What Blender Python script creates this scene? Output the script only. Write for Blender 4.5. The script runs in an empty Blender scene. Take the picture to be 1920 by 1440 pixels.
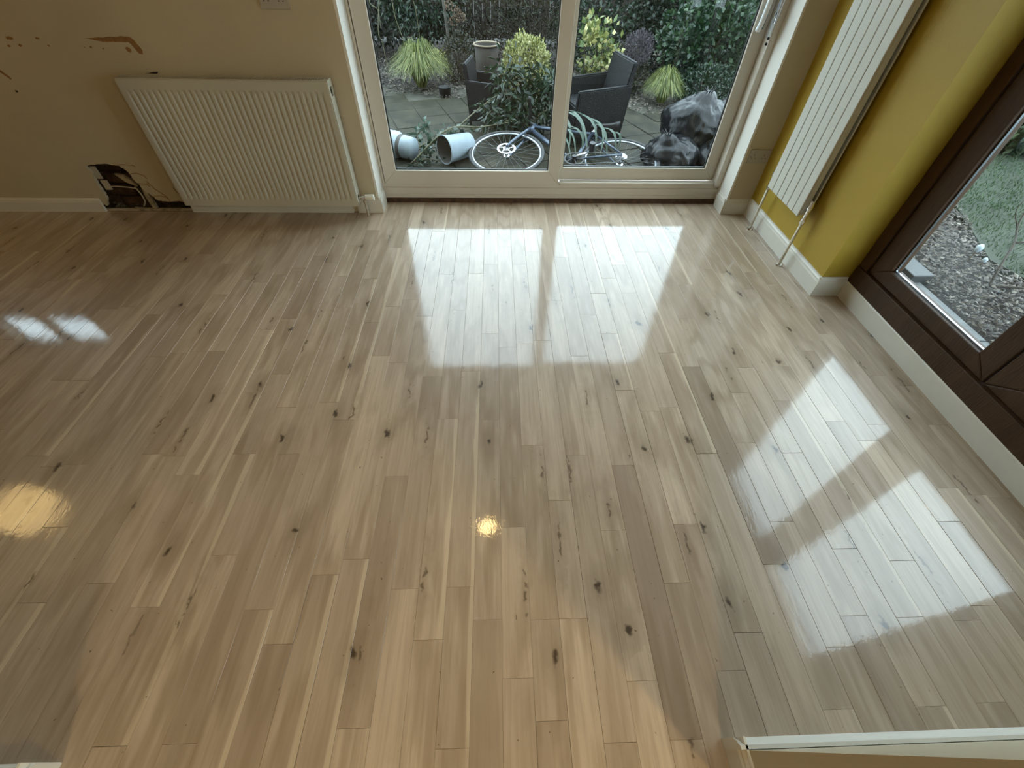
import bpy, bmesh, math, random
import numpy as np
from mathutils import Vector, Matrix, geometry

random.seed(7)
SC = bpy.context.scene
COL = SC.collection
R = math.radians

# ------------------------------------------------------------------ camera
cam_d = bpy.data.cameras.new('camera')
cam_d.sensor_fit = 'HORIZONTAL'
cam_d.sensor_width = 36.0
cam_d.lens = 36.0 * 791.62 / 1920.0
cam_d.clip_start = 0.02
cam = bpy.data.objects.new('camera', cam_d)
COL.objects.link(cam)
RX = (0.99944775, -0.02818253, 0.01760484)
UP = (0.00940018, 0.74794979, 0.66368874)
FW = (0.03187196, 0.66315673, -0.74780166)
cam.matrix_world = Matrix(((RX[0], UP[0], -FW[0], 0), (RX[1], UP[1], -FW[1], 0),
                           (RX[2], UP[2], -FW[2], 1.42), (0, 0, 0, 1)))
SC.camera = cam

# ------------------------------------------------------------------ sky
world = bpy.data.worlds.new('overcast_sky')
SC.world = world
world.use_nodes = True
wt = world.node_tree
wt.nodes.clear()
w_out = wt.nodes.new('ShaderNodeOutputWorld')
w_bg = wt.nodes.new('ShaderNodeBackground')
w_bg.inputs['Color'].default_value = (0.74, 0.87, 1.0, 1)
w_bg.inputs['Strength'].default_value = 7.0
wt.links.new(w_bg.outputs[0], w_out.inputs[0])

# ------------------------------------------------------------------ lamps
def lamp(name, kind, loc, energy, color, size=0.1, rot=(0, 0, 0)):
    d = bpy.data.lights.new(name, kind)
    d.energy = energy
    d.color = color
    if kind == 'AREA':
        d.shape = 'DISK'
        d.size = size
    else:
        d.shadow_soft_size = size
    o = bpy.data.objects.new(name, d)
    o.location = loc
    o.rotation_euler = rot
    COL.objects.link(o)
    return o
WARM = (1.0, 0.80, 0.45)
E_PEND, E_LEFT, E_BACK, E_SIDE = 6, 10, 95, 26

SC.view_settings.view_transform = 'Standard'
SC.view_settings.look = 'None'
SC.view_settings.gamma = 1.0
SC.view_settings.use_curve_mapping = False
SC.view_settings.exposure = 0.0
SC.cycles.use_denoising = True
SC.cycles.max_bounces = 8
SC.cycles.diffuse_bounces = 5
SC.cycles.transparent_max_bounces = 16
SC.cycles.sample_clamp_indirect = 6.0

# ------------------------------------------------------------------ helpers
def link(o, parent=None):
    COL.objects.link(o)
    if parent is not None:
        o.parent = parent
    return o

def tag(o, label=None, cat=None, group=None, kind=None):
    if label: o['label'] = label
    if cat: o['category'] = cat
    if group: o['group'] = group
    if kind: o['kind'] = kind
    return o

def empty(name, loc=(0, 0, 0)):
    """thing root; parts are built in world coordinates and shifted below it"""
    o = bpy.data.objects.new(name, None)
    o.empty_display_size = 0.05
    o.location = loc
    COL.objects.link(o)
    return o

def obj(name, bm, mat, parent=None, smooth=False, bevel=0.0):
    me = bpy.data.meshes.new(name)
    if bevel > 0:
        bmesh.ops.bevel(bm, geom=[e for e in bm.edges if len(e.link_faces) == 2 and e.calc_face_angle(0) > 0.6],
                        offset=bevel, segments=2, affect='EDGES', profile=0.5)
    if parent is not None and parent.type == 'EMPTY' and parent.parent is None:
        bmesh.ops.translate(bm, verts=bm.verts, vec=-Vector(parent.location))
    bm.to_mesh(me)
    bm.free()
    if smooth:
        for p in me.polygons: p.use_smooth = True
    mats = mat if isinstance(mat, (list, tuple)) else [mat]
    for m in mats: me.materials.append(m)
    o = bpy.data.objects.new(name, me)
    link(o, parent)
    return o

def mesh_np(name, verts, faces, mat, parent=None, smooth=False, mi=None, off=(0, 0, 0)):
    me = bpy.data.meshes.new(name)
    v = np.asarray(verts, dtype=float) - np.asarray(off)
    me.from_pydata(v.tolist(), [], faces)
    mats = mat if isinstance(mat, (list, tuple)) else [mat]
    for m in mats: me.materials.append(m)
    if mi is not None:
        me.polygons.foreach_set('material_index', mi)
    if smooth:
        me.polygons.foreach_set('use_smooth', [True] * len(me.polygons))
    me.update()
    o = bpy.data.objects.new(name, me)
    link(o, parent)
    return o

def box(bm, x0, x1, y0, y1, z0, z1):
    m = Matrix.Translation(((x0 + x1) / 2, (y0 + y1) / 2, (z0 + z1) / 2)) @ Matrix.Diagonal((abs(x1 - x0), abs(y1 - y0), abs(z1 - z0), 1))
    return bmesh.ops.create_cube(bm, size=1.0, matrix=m)

def B(x0, x1, y0, y1, z0, z1):
    bm = bmesh.new()
    box(bm, x0, x1, y0, y1, z0, z1)
    return bm

def frame_to(a, b):
    d = (Vector(b) - Vector(a))
    q = d.to_track_quat('Z', 'Y')
    return q.to_matrix().to_4x4(), d.length

def cyl(bm, a, b, r0, r1=None, seg=16, caps=True):
    r1 = r0 if r1 is None else r1
    m, L = frame_to(a, b)
    mid = (Vector(a) + Vector(b)) / 2
    bmesh.ops.create_cone(bm, cap_ends=caps, segments=seg, radius1=max(r0, 1e-5), radius2=max(r1, 1e-5), depth=L,
                          matrix=Matrix.Translation(mid) @ m)

def tube(bm, pts, r, seg=8, taper=None):
    pts = [Vector(p) for p in pts]
    rings = []
    n = len(pts)
    up = None
    for i, p in enumerate(pts):
        d = (pts[min(i + 1, n - 1)] - pts[max(i - 1, 0)])
        if d.length < 1e-9: d = Vector((0, 0, 1))
        d.normalize()
        if up is None:
            up = d.orthogonal().normalized()
        else:
            up = (up - d * up.dot(d))
            if up.length < 1e-6: up = d.orthogonal()
            up.normalize()
        s = d.cross(up)
        rr = r * (1 if taper is None else (1 + (taper - 1) * i / (n - 1)))
        rings.append([bm.verts.new(p + (up * math.cos(2 * math.pi * k / seg) + s * math.sin(2 * math.pi * k / seg)) * rr) for k in range(seg)])
    for a, b in zip(rings, rings[1:]):
        for k in range(seg):
            bm.faces.new((a[k], a[(k + 1) % seg], b[(k + 1) % seg], b[k]))
    bm.faces.new(rings[0][::-1])
    bm.faces.new(rings[-1])

def bez(pts, n=8):
    """Catmull-Rom through points"""
    P = [Vector(p) for p in pts]
    P = [P[0] * 2 - P[1]] + P + [P[-1] * 2 - P[-2]]
    out = []
    for i in range(1, len(P) - 2):
        for k in range(n):
            t = k / n
            a, b, c, d = P[i - 1], P[i], P[i + 1], P[i + 2]
            out.append(0.5 * ((2 * b) + (c - a) * t + (2 * a - 5 * b + 4 * c - d) * t * t + (3 * b - a - 3 * c + d) * t ** 3))
    out.append(P[-2])
    return out

def prism(bm, prof, axis, a, b):
    """extrude a 2-D profile (list of (u,v)) along axis 'x' (u=y,v=z) or 'y' (u=x,v=z) or 'z' (u=x,v=y)"""
    def pt(u, v, t):
        return {'x': (t, u, v), 'y': (u, t, v), 'z': (u, v, t)}[axis]
    A = [bm.verts.new(pt(u, v, a)) for u, v in prof]
    Bv = [bm.verts.new(pt(u, v, b)) for u, v in prof]
    n = len(prof)
    bm.faces.new(A[::-1])
    bm.faces.new(Bv)
    for i in range(n):
        bm.faces.new((A[i], A[(i + 1) % n], Bv[(i + 1) % n], Bv[i]))
    bmesh.ops.recalc_face_normals(bm, faces=bm.faces)

def lathe(bm, prof, M=Matrix(), seg=32):
    rings = []
    for r, z in prof:
        rings.append([bm.verts.new(M @ Vector((r * math.cos(2 * math.pi * k / seg), r * math.sin(2 * math.pi * k / seg), z))) for k in range(seg)])
    for a, b in zip(rings, rings[1:]):
        for k in range(seg):
            bm.faces.new((a[k], a[(k + 1) % seg], b[(k + 1) % seg], b[k]))

# ------------------------------------------------------------------ materials
def nodes(name):
    m = bpy.data.materials.new(name)
    m.use_nodes = True
    t = m.node_tree
    b = t.nodes['Principled BSDF']
    return m, t, b

def N(t, typ, **kw):
    n = t.nodes.new(typ)
    for k, v in kw.items():
        if hasattr(n, k): setattr(n, k, v)
        else: n.inputs[k].default_value = v
    return n

def mat(name, col, rough=0.5, metal=0.0, var=0.0, scale=20.0, bump=0.0, bscale=None, col2=None, coat=0.0, spec=0.5, detail=4, stretch=None):
    m, t, b = nodes(name)
    b.inputs['Roughness'].default_value = rough
    b.inputs['Metallic'].default_value = metal
    b.inputs['Specular IOR Level'].default_value = spec
    b.inputs['Coat Weight'].default_value = coat
    c = (*col, 1)
    b.inputs['Base Color'].default_value = c
    if var > 0 or col2 is not None or bump > 0:
        tc = N(t, 'ShaderNodeTexCoord')
        mp = N(t, 'ShaderNodeMapping')
        if stretch: mp.inputs['Scale'].default_value = stretch
        t.links.new(tc.outputs['Object'], mp.inputs[0])
    if var > 0 or col2 is not None:
        n = N(t, 'ShaderNodeTexNoise', Scale=scale, Detail=detail, Roughness=0.6)
        t.links.new(mp.outputs[0], n.inputs['Vector'])
        r = N(t, 'ShaderNodeValToRGB')
        r.color_ramp.elements[0].position = 0.35
        r.color_ramp.elements[1].position = 0.65
        lo = col2 if col2 is not None else tuple(x * (1 - var) for x in col)
        r.color_ramp.elements[0].color = (*lo, 1)
        r.color_ramp.elements[1].color = c
        t.links.new(n.outputs['Fac'], r.inputs[0])
        t.links.new(r.outputs[0], b.inputs['Base Color'])
    if bump > 0:
        n2 = N(t, 'ShaderNodeTexNoise', Scale=bscale or scale * 3, Detail=3)
        t.links.new(mp.outputs[0], n2.inputs['Vector'])
        bp = N(t, 'ShaderNodeBump', Strength=bump, Distance=0.01)
        t.links.new(n2.outputs['Fac'], bp.inputs['Height'])
        t.links.new(bp.outputs[0], b.inputs['Normal'])
    return m

def leaf_mat(name, cols, rough=0.45, spec=0.5, trans=0.25):
    """leaves: colour picked per leaf"""
    m, t, b = nodes(name)
    g = N(t, 'ShaderNodeNewGeometry')
    r = N(t, 'ShaderNodeValToRGB')
    el = r.color_ramp.elements
    while len(el) < len(cols): el.new(0.5)
    for i, c in enumerate(cols):
        el[i].position = i / (len(cols) - 1)
        el[i].color = (*c, 1)
    t.links.new(g.outputs['Random Per Island'], r.inputs[0])
    t.links.new(r.outputs[0], b.inputs['Base Color'])
    b.inputs['Roughness'].default_value = rough
    b.inputs['Specular IOR Level'].default_value = spec
    tr = N(t, 'ShaderNodeBsdfTranslucent')
    t.links.new(r.outputs[0], tr.inputs[0])
    mx = N(t, 'ShaderNodeMixShader')
    mx.inputs[0].default_value = trans
    t.links.new(b.outputs[0], mx.inputs[1])
    t.links.new(tr.outputs[0], mx.inputs[2])
    t.links.new(mx.outputs[0], t.nodes['Material Output'].inputs[0])
    return m

def glass_mat(name, tint=(0.93, 0.97, 0.95)):
    m, t, b = nodes(name)
    t.nodes.remove(b)
    tr = N(t, 'ShaderNodeBsdfTransparent')
    tr.inputs[0].default_value = (*tint, 1)
    gl = N(t, 'ShaderNodeBsdfGlossy')
    gl.inputs['Roughness'].default_value = 0.0
    fr = N(t, 'ShaderNodeFresnel')
    fr.inputs['IOR'].default_value = 1.5
    mx = N(t, 'ShaderNodeMixShader')
    ge = N(t, 'ShaderNodeNewGeometry')       # reflect once, on the face turned to the ray
    iv = N(t, 'ShaderNodeMath', operation='SUBTRACT')
    iv.inputs[0].default_value = 1.0
    t.links.new(ge.outputs['Backfacing'], iv.inputs[1])
    ml = N(t, 'ShaderNodeMath', operation='MULTIPLY')
    t.links.new(fr.outputs[0], ml.inputs[0])
    t.links.new(iv.outputs[0], ml.inputs[1])
    t.links.new(ml.outputs[0], mx.inputs[0])
    t.links.new(tr.outputs[0], mx.inputs[1])
    t.links.new(gl.outputs[0], mx.inputs[2])
    t.links.new(mx.outputs[0], t.nodes['Material Output'].inputs[0])
    return m

def emit_mat(name, col, s):
    m, t, b = nodes(name)
    b.inputs['Emission Color'].default_value = (*col, 1)
    b.inputs['Emission Strength'].default_value = s
    b.inputs['Base Color'].default_value = (*col, 1)
    return m

def oak_mat(name):
    m, t, b = nodes(name)
    L = t.links.new
    tc = N(t, 'ShaderNodeTexCoord')
    tone = N(t, 'ShaderNodeAttribute', attribute_name='tone')
    seed = N(t, 'ShaderNodeAttribute', attribute_name='seed')
    uv = N(t, 'ShaderNodeAttribute', attribute_name='across')
    # every plank reads its own slice of the grain volume
    cmb = N(t, 'ShaderNodeCombineXYZ')
    L(seed.outputs['Fac'], cmb.inputs[2])
    off = N(t, 'ShaderNodeVectorMath', operation='SCALE')
    off.inputs['Scale'].default_value = 37.0
    L(cmb.outputs[0], off.inputs[0])
    add = N(t, 'ShaderNodeVectorMath', operation='ADD')
    L(tc.outputs['Object'], add.inputs[0])
    L(off.outputs[0], add.inputs[1])
    def noise(sx, sy, sc, det=4, dist=0.0, ro=0.6):
        mp = N(t, 'ShaderNodeMapping')
        mp.inputs['Scale'].default_value = (sx, sy, 1)
        L(add.outputs[0], mp.inputs[0])
        n = N(t, 'ShaderNodeTexNoise', Scale=sc, Detail=det, Distortion=dist, Roughness=ro)
        L(mp.outputs[0], n.inputs['Vector'])
        return n
    def mrange(src, a, bb, c, d):
        r = N(t, 'ShaderNodeMapRange')
        r.inputs[1].default_value = a; r.inputs[2].default_value = bb
        r.inputs[3].default_value = c; r.inputs[4].default_value = d
        L(src, r.inputs[0])
        return r.outputs[0]
    def math_(op, x, y):
        n = N(t, 'ShaderNodeMath', operation=op)
        for i, s in enumerate((x, y)):
            if isinstance(s, (int, float)): n.inputs[i].default_value = s
            else: L(s, n.inputs[i])
        return n.outputs[0]
    def mixc(fac, a, c, blend='MIX'):
        n = N(t, 'ShaderNodeMix', data_type='RGBA', blend_type=blend)
        if isinstance(fac, (int, float)): n.inputs[0].default_value = fac
        else: L(fac, n.inputs[0])
        for i, s in ((6, a), (7, c)):
            if isinstance(s, tuple): n.inputs[i].default_value = (*s, 1)
            else: L(s, n.inputs[i])
        return n.outputs[2]
    # plank tone
    rmp = N(t, 'ShaderNodeValToRGB')
    e = rmp.color_ramp.elements
    e[0].position = 0.0; e[0].color = (0.27, 0.198, 0.145, 1)
    e[1].position = 1.0; e[1].color = (0.64, 0.515, 0.39, 1)
    for p, c in ((0.25, (0.385, 0.295, 0.22)), (0.5, (0.465, 0.365, 0.275)), (0.75, (0.53, 0.42, 0.315))):
        x = e.new(p); x.color = (*c, 1)
    L(tone.outputs['Fac'], rmp.inputs[0])
    col = rmp.outputs[0]
    # hue drift to grey-mauve
    hue = noise(1, 1, 1.3, 1)
    col = mixc(mrange(hue.outputs['Fac'], 0.45, 0.7, 0, 0.35), col, (0.44, 0.345, 0.27))
    # broad figure
    fig = noise(16, 1.1, 1.0, 3, 1.2)
    col = mixc(mrange(fig.outputs['Fac'], 0.38, 0.72, 0.0, 0.42), col, (0.29, 0.215, 0.14))
    mo = noise(7, 2.2, 1.0, 4, 0.8)
    col = mixc(mrange(mo.outputs['Fac'], 0.50, 0.78, 0.0, 0.50), col, (0.25, 0.185, 0.13))
    mo2 = noise(9, 1.6, 1.3, 3, 0.5)
    col = mixc(mrange(mo2.outputs['Fac'], 0.52, 0.75, 0.0, 0.40), col, (0.62, 0.50, 0.37))
    # cathedral rings
    mpw = N(t, 'ShaderNodeMapping')
    mpw.inputs['Scale'].default_value = (7, 0.9, 1)
    L(add.outputs[0], mpw.inputs[0])
    wv = N(t, 'ShaderNodeTexWave', wave_type='RINGS', Scale=2.2, Distortion=5.0, Detail=2.0)
    wv.inputs['Detail Scale'].default_value = 1.2
    L(mpw.outputs[0], wv.inputs['Vector'])
    col = mixc(mrange(wv.outputs['Fac'], 0.55, 1.0, 0.0, 0.32), col, (0.19, 0.125, 0.065))
    # fine grain
    gr = noise(110, 3.2, 1.0, 5, 0.3, 0.7)
    col = mixc(mrange(gr.outputs['Fac'], 0.45, 0.75, 0.0, 0.42), col, (0.24, 0.175, 0.11))
    # pale sapwood along one edge of some planks
    s1 = mrange(seed.outputs['Fac'], 0.84, 0.87, 0, 1)
    edge = math_('SUBTRACT', 1.0, uv.outputs['Fac'])
    wob = math_('MULTIPLY', fig.outputs['Fac'], 0.55)
    sap = mrange(math_('SUBTRACT', uv.outputs['Fac'], wob), 0.55, 0.60, 0, 1)
    col = mixc(math_('MULTIPLY', math_('MULTIPLY', sap, s1), 0.5), col, (0.66, 0.55, 0.40))
    # knots: sparse, stretched along the plank
    def knots(sc, thr, sy, keep, strength, kc):
        mpk = N(t, 'ShaderNodeMapping')
        mpk.inputs['Scale'].default_value = (1, sy, 1)
        L(add.outputs[0], mpk.inputs[0])
        wn = N(t, 'ShaderNodeTexNoise', Scale=30.0, Detail=2)
        L(add.outputs[0], wn.inputs['Vector'])
        wsc = N(t, 'ShaderNodeVectorMath', operation='SCALE')
        wsc.inputs['Scale'].default_value = 0.035
        L(wn.outputs['Color'], wsc.inputs[0])
        ad = N(t, 'ShaderNodeVectorMath', operation='ADD')
        L(mpk.outputs[0], ad.inputs[0]); L(wsc.outputs[0], ad.inputs[1])
        vo = N(t, 'ShaderNodeTexVoronoi', Scale=sc, voronoi_dimensions='2D')
        L(ad.outputs[0], vo.inputs['Vector'])
        wh = N(t, 'ShaderNodeSeparateColor')
        L(vo.outputs['Color'], wh.inputs[0])
        k = math_('MULTIPLY', mrange(vo.outputs['Distance'], thr, thr * 0.35, 0, 1), mrange(wh.outputs[0], keep, keep + 0.02, 0, 1))
        halo = math_('MULTIPLY', mrange(vo.outputs['Distance'], thr * 4.5, thr * 0.8, 0, 1), mrange(wh.outputs[0], keep, keep + 0.02, 0, 1))
        return math_('MULTIPLY', k, strength), halo
    k1, h1 = knots(5.0, 0.058, 0.50, 0.58, 0.92, None)
    k2, h2 = knots(9.0, 0.055, 0.13, 0.52, 0.70, None)
    k3, h3 = knots(14.0, 0.035, 0.9, 0.80, 0.8, None)
    col = mixc(math_('MULTIPLY', h1, 0.42), col, (0.21, 0.155, 0.10))
    col = mixc(math_('MULTIPLY', h2, 0.30), col, (0.20, 0.145, 0.09))
    col = mixc(k1, col, (0.045, 0.028, 0.015))
    col = mixc(k2, col, (0.08, 0.05, 0.028))
    col = mixc(k3, col, (0.07, 0.045, 0.025))
    L(col, b.inputs['Base Color'])
    b.inputs['Roughness'].default_value = 0.42
    b.inputs['Specular IOR Level'].default_value = 0.25
    b.inputs['Coat Weight'].default_value = 1.0
    b.inputs['Coat IOR'].default_value = 1.5
    cr = noise(3, 3, 2.0, 3)
    L(mrange(cr.outputs['Fac'], 0.3, 0.7, 0.03, 0.06), b.inputs['Coat Roughness'])
    bp = N(t, 'ShaderNodeBump', Strength=0.12, Distance=0.0012)
    bn = noise(1, 0.45, 190.0, 2)
    L(bn.outputs['Fac'], bp.inputs['Height'])
    bp2 = N(t, 'ShaderNodeBump', Strength=0.13, Distance=0.004)
    bn2 = noise(1, 0.35, 16.0, 2)
    L(bn2.outputs['Fac'], bp2.inputs['Height'])
    L(bp.outputs[0], bp2.inputs['Normal'])
    L(bp2.outputs[0], b.inputs['Coat Normal'])
    return m

M = {}
M['oak'] = oak_mat('lacquered_oak')
M['subfloor'] = mat('subfloor', (0.03, 0.02, 0.012), 0.9)
M['cream'] = mat('cream_wall_paint', (0.50, 0.43, 0.30), 0.62, var=0.05, scale=3, bump=0.12, bscale=160)
M['sky_lit_paint'] = mat('sky_lit_reveal_paint', (0.72, 0.70, 0.64), 0.55, bump=0.08, bscale=150)  # paler than the cream: sky light on the reveal put into the colour
M['yellow'] = mat('mustard_wall_paint', (0.39, 0.262, 0.024), 0.55, var=0.05, scale=2.5, bump=0.15, bscale=170)
M['skirt'] = mat('white_gloss_skirting', (0.66, 0.63, 0.55), 0.35, var=0.05, scale=8)
M['ceiling'] = mat('ceiling_paint', (0.70, 0.67, 0.60), 0.8)
M['upvc'] = mat('white_upvc', (0.60, 0.56, 0.48), 0.32, var=0.04, scale=4)
M['gasket'] = mat('black_gasket', (0.012, 0.014, 0.014), 0.5)
M['spacer'] = mat('aluminium_spacer', (0.42, 0.46, 0.5), 0.25, 1.0)
M['brown'] = mat('brown_woodgrain_upvc', (0.056, 0.026, 0.010), 0.48, spec=0.3, col2=(0.040, 0.019, 0.007), scale=8, bump=0.25, bscale=60, stretch=(3, 3, 0.4))
M['glass'] = glass_mat('pane_glass')
M['rad'] = mat('radiator_enamel', (0.47, 0.445, 0.36), 0.36)
M['radv'] = mat('grey_white_radiator_enamel', (0.56, 0.55, 0.48), 0.35)
M['chrome'] = mat('chrome', (0.75, 0.73, 0.70), 0.12, 1.0)
M['plug'] = mat('socket_plastic', (0.40, 0.36, 0.30), 0.35)
M['dark'] = mat('dark_slot', (0.01, 0.009, 0.008), 0.6)
M['valve'] = mat('valve_cap_plastic', (0.72, 0.70, 0.60), 0.3)
M['brick'] = mat('old_brick', (0.09, 0.045, 0.022), 0.9, col2=(0.035, 0.018, 0.01), scale=25, bump=0.8, bscale=60)
M['mortar'] = mat('crumbling_mortar', (0.10, 0.075, 0.045), 0.95, col2=(0.03, 0.02, 0.012), scale=18, bump=1.0, bscale=50)
M['plaster'] = mat('broken_plaster', (0.42, 0.34, 0.22), 0.9, var=0.5, scale=30, bump=0.8, bscale=70)
M['conduit'] = mat('grey_conduit', (0.42, 0.36, 0.27), 0.5)
M['stain'] = mat('peeled_brown_patch', (0.30, 0.155, 0.055), 0.8, var=0.3, scale=40)
M['threshold'] = mat('dark_gap_timber', (0.10, 0.05, 0.025), 0.7, var=0.6, scale=30)
M['handle'] = mat('white_handle', (0.80, 0.85, 0.88), 0.25)
M['slab'] = mat('dark_paving_slab', (0.060, 0.055, 0.032), 0.6, spec=0.2, col2=(0.020, 0.020, 0.012), scale=4.5, bump=0.5, bscale=90, detail=8)  # base colour kept dark to hold the patio down under the bright sky
M['joint'] = mat('sandy_joint', (0.10, 0.098, 0.07), 0.9, var=0.4, scale=12)
M['soil'] = mat('garden_soil', (0.026, 0.018, 0.011), 0.9, var=0.6, scale=12, bump=1, bscale=40)
M['lawn_soil'] = mat('mossy_ground', (0.03, 0.045, 0.018), 0.9, var=0.4, scale=5)
M['chips'] = leaf_mat('bark_chips', [(0.02, 0.014, 0.009), (0.05, 0.035, 0.024), (0.11, 0.085, 0.06), (0.05, 0.04, 0.03), (0.30, 0.26, 0.21)], 0.6, trans=0.0)
M['kerb'] = mat('pale_paving', (0.13, 0.135, 0.135), 0.6, var=0.3, scale=30, bump=0.3, bscale=90)
M['rattan'] = mat('black_rattan', (0.006, 0.007, 0.009), 0.55, spec=.25, bump=0.7, bscale=120)
M['bag'] = mat('black_refuse_sack', (0.006, 0.007, 0.009), 0.33, spec=0.24, bump=0.9, bscale=16, stretch=(1, 1, .5))
M['bucket'] = mat('white_bucket', (0.52, 0.62, 0.70), 0.4, var=0.15, scale=12)
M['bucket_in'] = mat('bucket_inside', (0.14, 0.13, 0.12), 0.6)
M['alloy'] = mat('silver_rim', (0.55, 0.6, 0.66), 0.3, 0.6)
M['tyre'] = mat('tyre', (0.018, 0.02, 0.022), 0.55)
M['bike'] = mat('blue_grey_bicycle_paint', (0.09, 0.12, 0.17), 0.25, 0.3)
M['steel'] = mat('bright_steel', (0.6, 0.62, 0.64), 0.25, 0.9)
M['spoke'] = mat('dull_spoke', (0.16, 0.17, 0.18), 0.5, 0.5)
M['black'] = mat('black_plastic', (0.012, 0.012, 0.013), 0.45)
M['stem'] = mat('cut_stem', (0.16, 0.15, 0.07), 0.6, var=0.3, scale=30)
M['wood'] = mat('garden_bark', (0.07, 0.055, 0.038), 0.85, var=0.5, scale=30, bump=0.7, bscale=80)
M['paletrunk'] = mat('pale_trunk', (0.13, 0.12, 0.095), 0.8, var=0.5, scale=25)
M['terra'] = mat('weathered_pot', (0.04, 0.03, 0.02), 0.8, var=0.4, scale=12)
M['rimpot'] = mat('pale_pot_rim', (0.32, 0.25, 0.17), 0.7)
M['greypot'] = mat('grey_planter', (0.14, 0.13, 0.13), 0.6, var=0.2, scale=10)
M['pinkpot'] = mat('purple_planter', (0.16, 0.06, 0.13), 0.5)
M['fence'] = mat('weathered_fence', (0.035, 0.024, 0.014), 0.85, var=0.5, scale=6, bump=0.5, stretch=(6, 6, 0.5))
M['wrap'] = mat('black_pot', (0.02, 0.022, 0.022), 0.5)
g = lambda *c: leaf_mat(*c)
M['laurel'] = leaf_mat('laurel_leaf', [(0.010, 0.026, 0.012), (0.02, 0.045, 0.02), (0.03, 0.062, 0.03), (0.05, 0.085, 0.05)], 0.3)
M['deep'] = leaf_mat('deep_hedge_leaf', [(0.005, 0.010, 0.005), (0.009, 0.020, 0.009), (0.014, 0.030, 0.013), (0.03, 0.05, 0.025)], 0.4)
M['brownleaf'] = leaf_mat('olive_brown_leaf', [(0.010, 0.009, 0.003), (0.022, 0.024, 0.008), (0.04, 0.045, 0.016), (0.07, 0.07, 0.03)], 0.5)
M['ivy'] = leaf_mat('ivy_leaf', [(0.012, 0.032, 0.014), (0.022, 0.055, 0.024), (0.04, 0.09, 0.035), (0.08, 0.14, 0.06)], 0.32)
M['gold'] = leaf_mat('golden_leaf', [(0.08, 0.11, 0.02), (0.28, 0.29, 0.08), (0.55, 0.55, 0.20), (0.80, 0.78, 0.42)], 0.4)
M['lime'] = leaf_mat('yellow_green_leaf', [(0.05, 0.10, 0.03), (0.15, 0.22, 0.06), (0.42, 0.43, 0.14), (0.72, 0.64, 0.28)], 0.4)
M['blade'] = leaf_mat('yellow_grass_blade', [(0.05, 0.08, 0.02), (0.14, 0.19, 0.045), (0.30, 0.34, 0.09), (0.52, 0.52, 0.18)], 0.45)
M['heather'] = leaf_mat('purple_heather', [(0.03, 0.025, 0.028), (0.08, 0.065, 0.08), (0.17, 0.14, 0.17)], 0.6)
M['palm'] = leaf_mat('grey_green_frond', [(0.08, 0.13, 0.09), (0.13, 0.20, 0.15), (0.22, 0.30, 0.24)], 0.35)
M['lawn'] = leaf_mat('lawn_blade', [(0.030, 0.062, 0.018), (0.045, 0.090, 0.028), (0.075, 0.13, 0.042)], 0.6)
M['dead'] = leaf_mat('dead_flower', [(0.10, 0.06, 0.035), (0.20, 0.13, 0.08), (0.32, 0.22, 0.15)], 0.7)
M['feather'] = leaf_mat('feathery_leaf', [(0.03, 0.055, 0.02), (0.05, 0.09, 0.03), (0.09, 0.13, 0.05)], 0.5)

# dimmer garden exposure put into the outdoor colours, offsetting the strong sky
OUT_DIM = 0.60
for k_ in ('slab','joint','soil','lawn_soil','chips','kerb','rattan','bag','bucket','bucket_in','bike','black','stem','wood','paletrunk','terra','rimpot','greypot','pinkpot',
           'fence','wrap','laurel','deep','brownleaf','ivy','gold','lime','blade','heather','palm','lawn','dead','feather','alloy','tyre'):
    for n_ in M[k_].node_tree.nodes:
        if n_.type == 'VALTORGB':
            for e_ in n_.color_ramp.elements: e_.color = (*[c_ * OUT_DIM for c_ in e_.color[:3]], 1)
        elif n_.type == 'BSDF_PRINCIPLED':
            c_ = n_.inputs['Base Color'].default_value
            n_.inputs['Base Color'].default_value = (c_[0] * OUT_DIM, c_[1] * OUT_DIM, c_[2] * OUT_DIM, 1)

# ------------------------------------------------------------------ room shell
YW = 2.875          # face of the window wall
ZC = 2.4
WL = -5.2           # left wall
XB = 1.933          # face of wall behind the brown door
YS0, YS1 = -0.12, 0.023   # south wall thickness
struct = lambda name, bm, m, parent=None, **k: tag(obj(name, bm, m, parent, **k), kind='structure')

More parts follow.
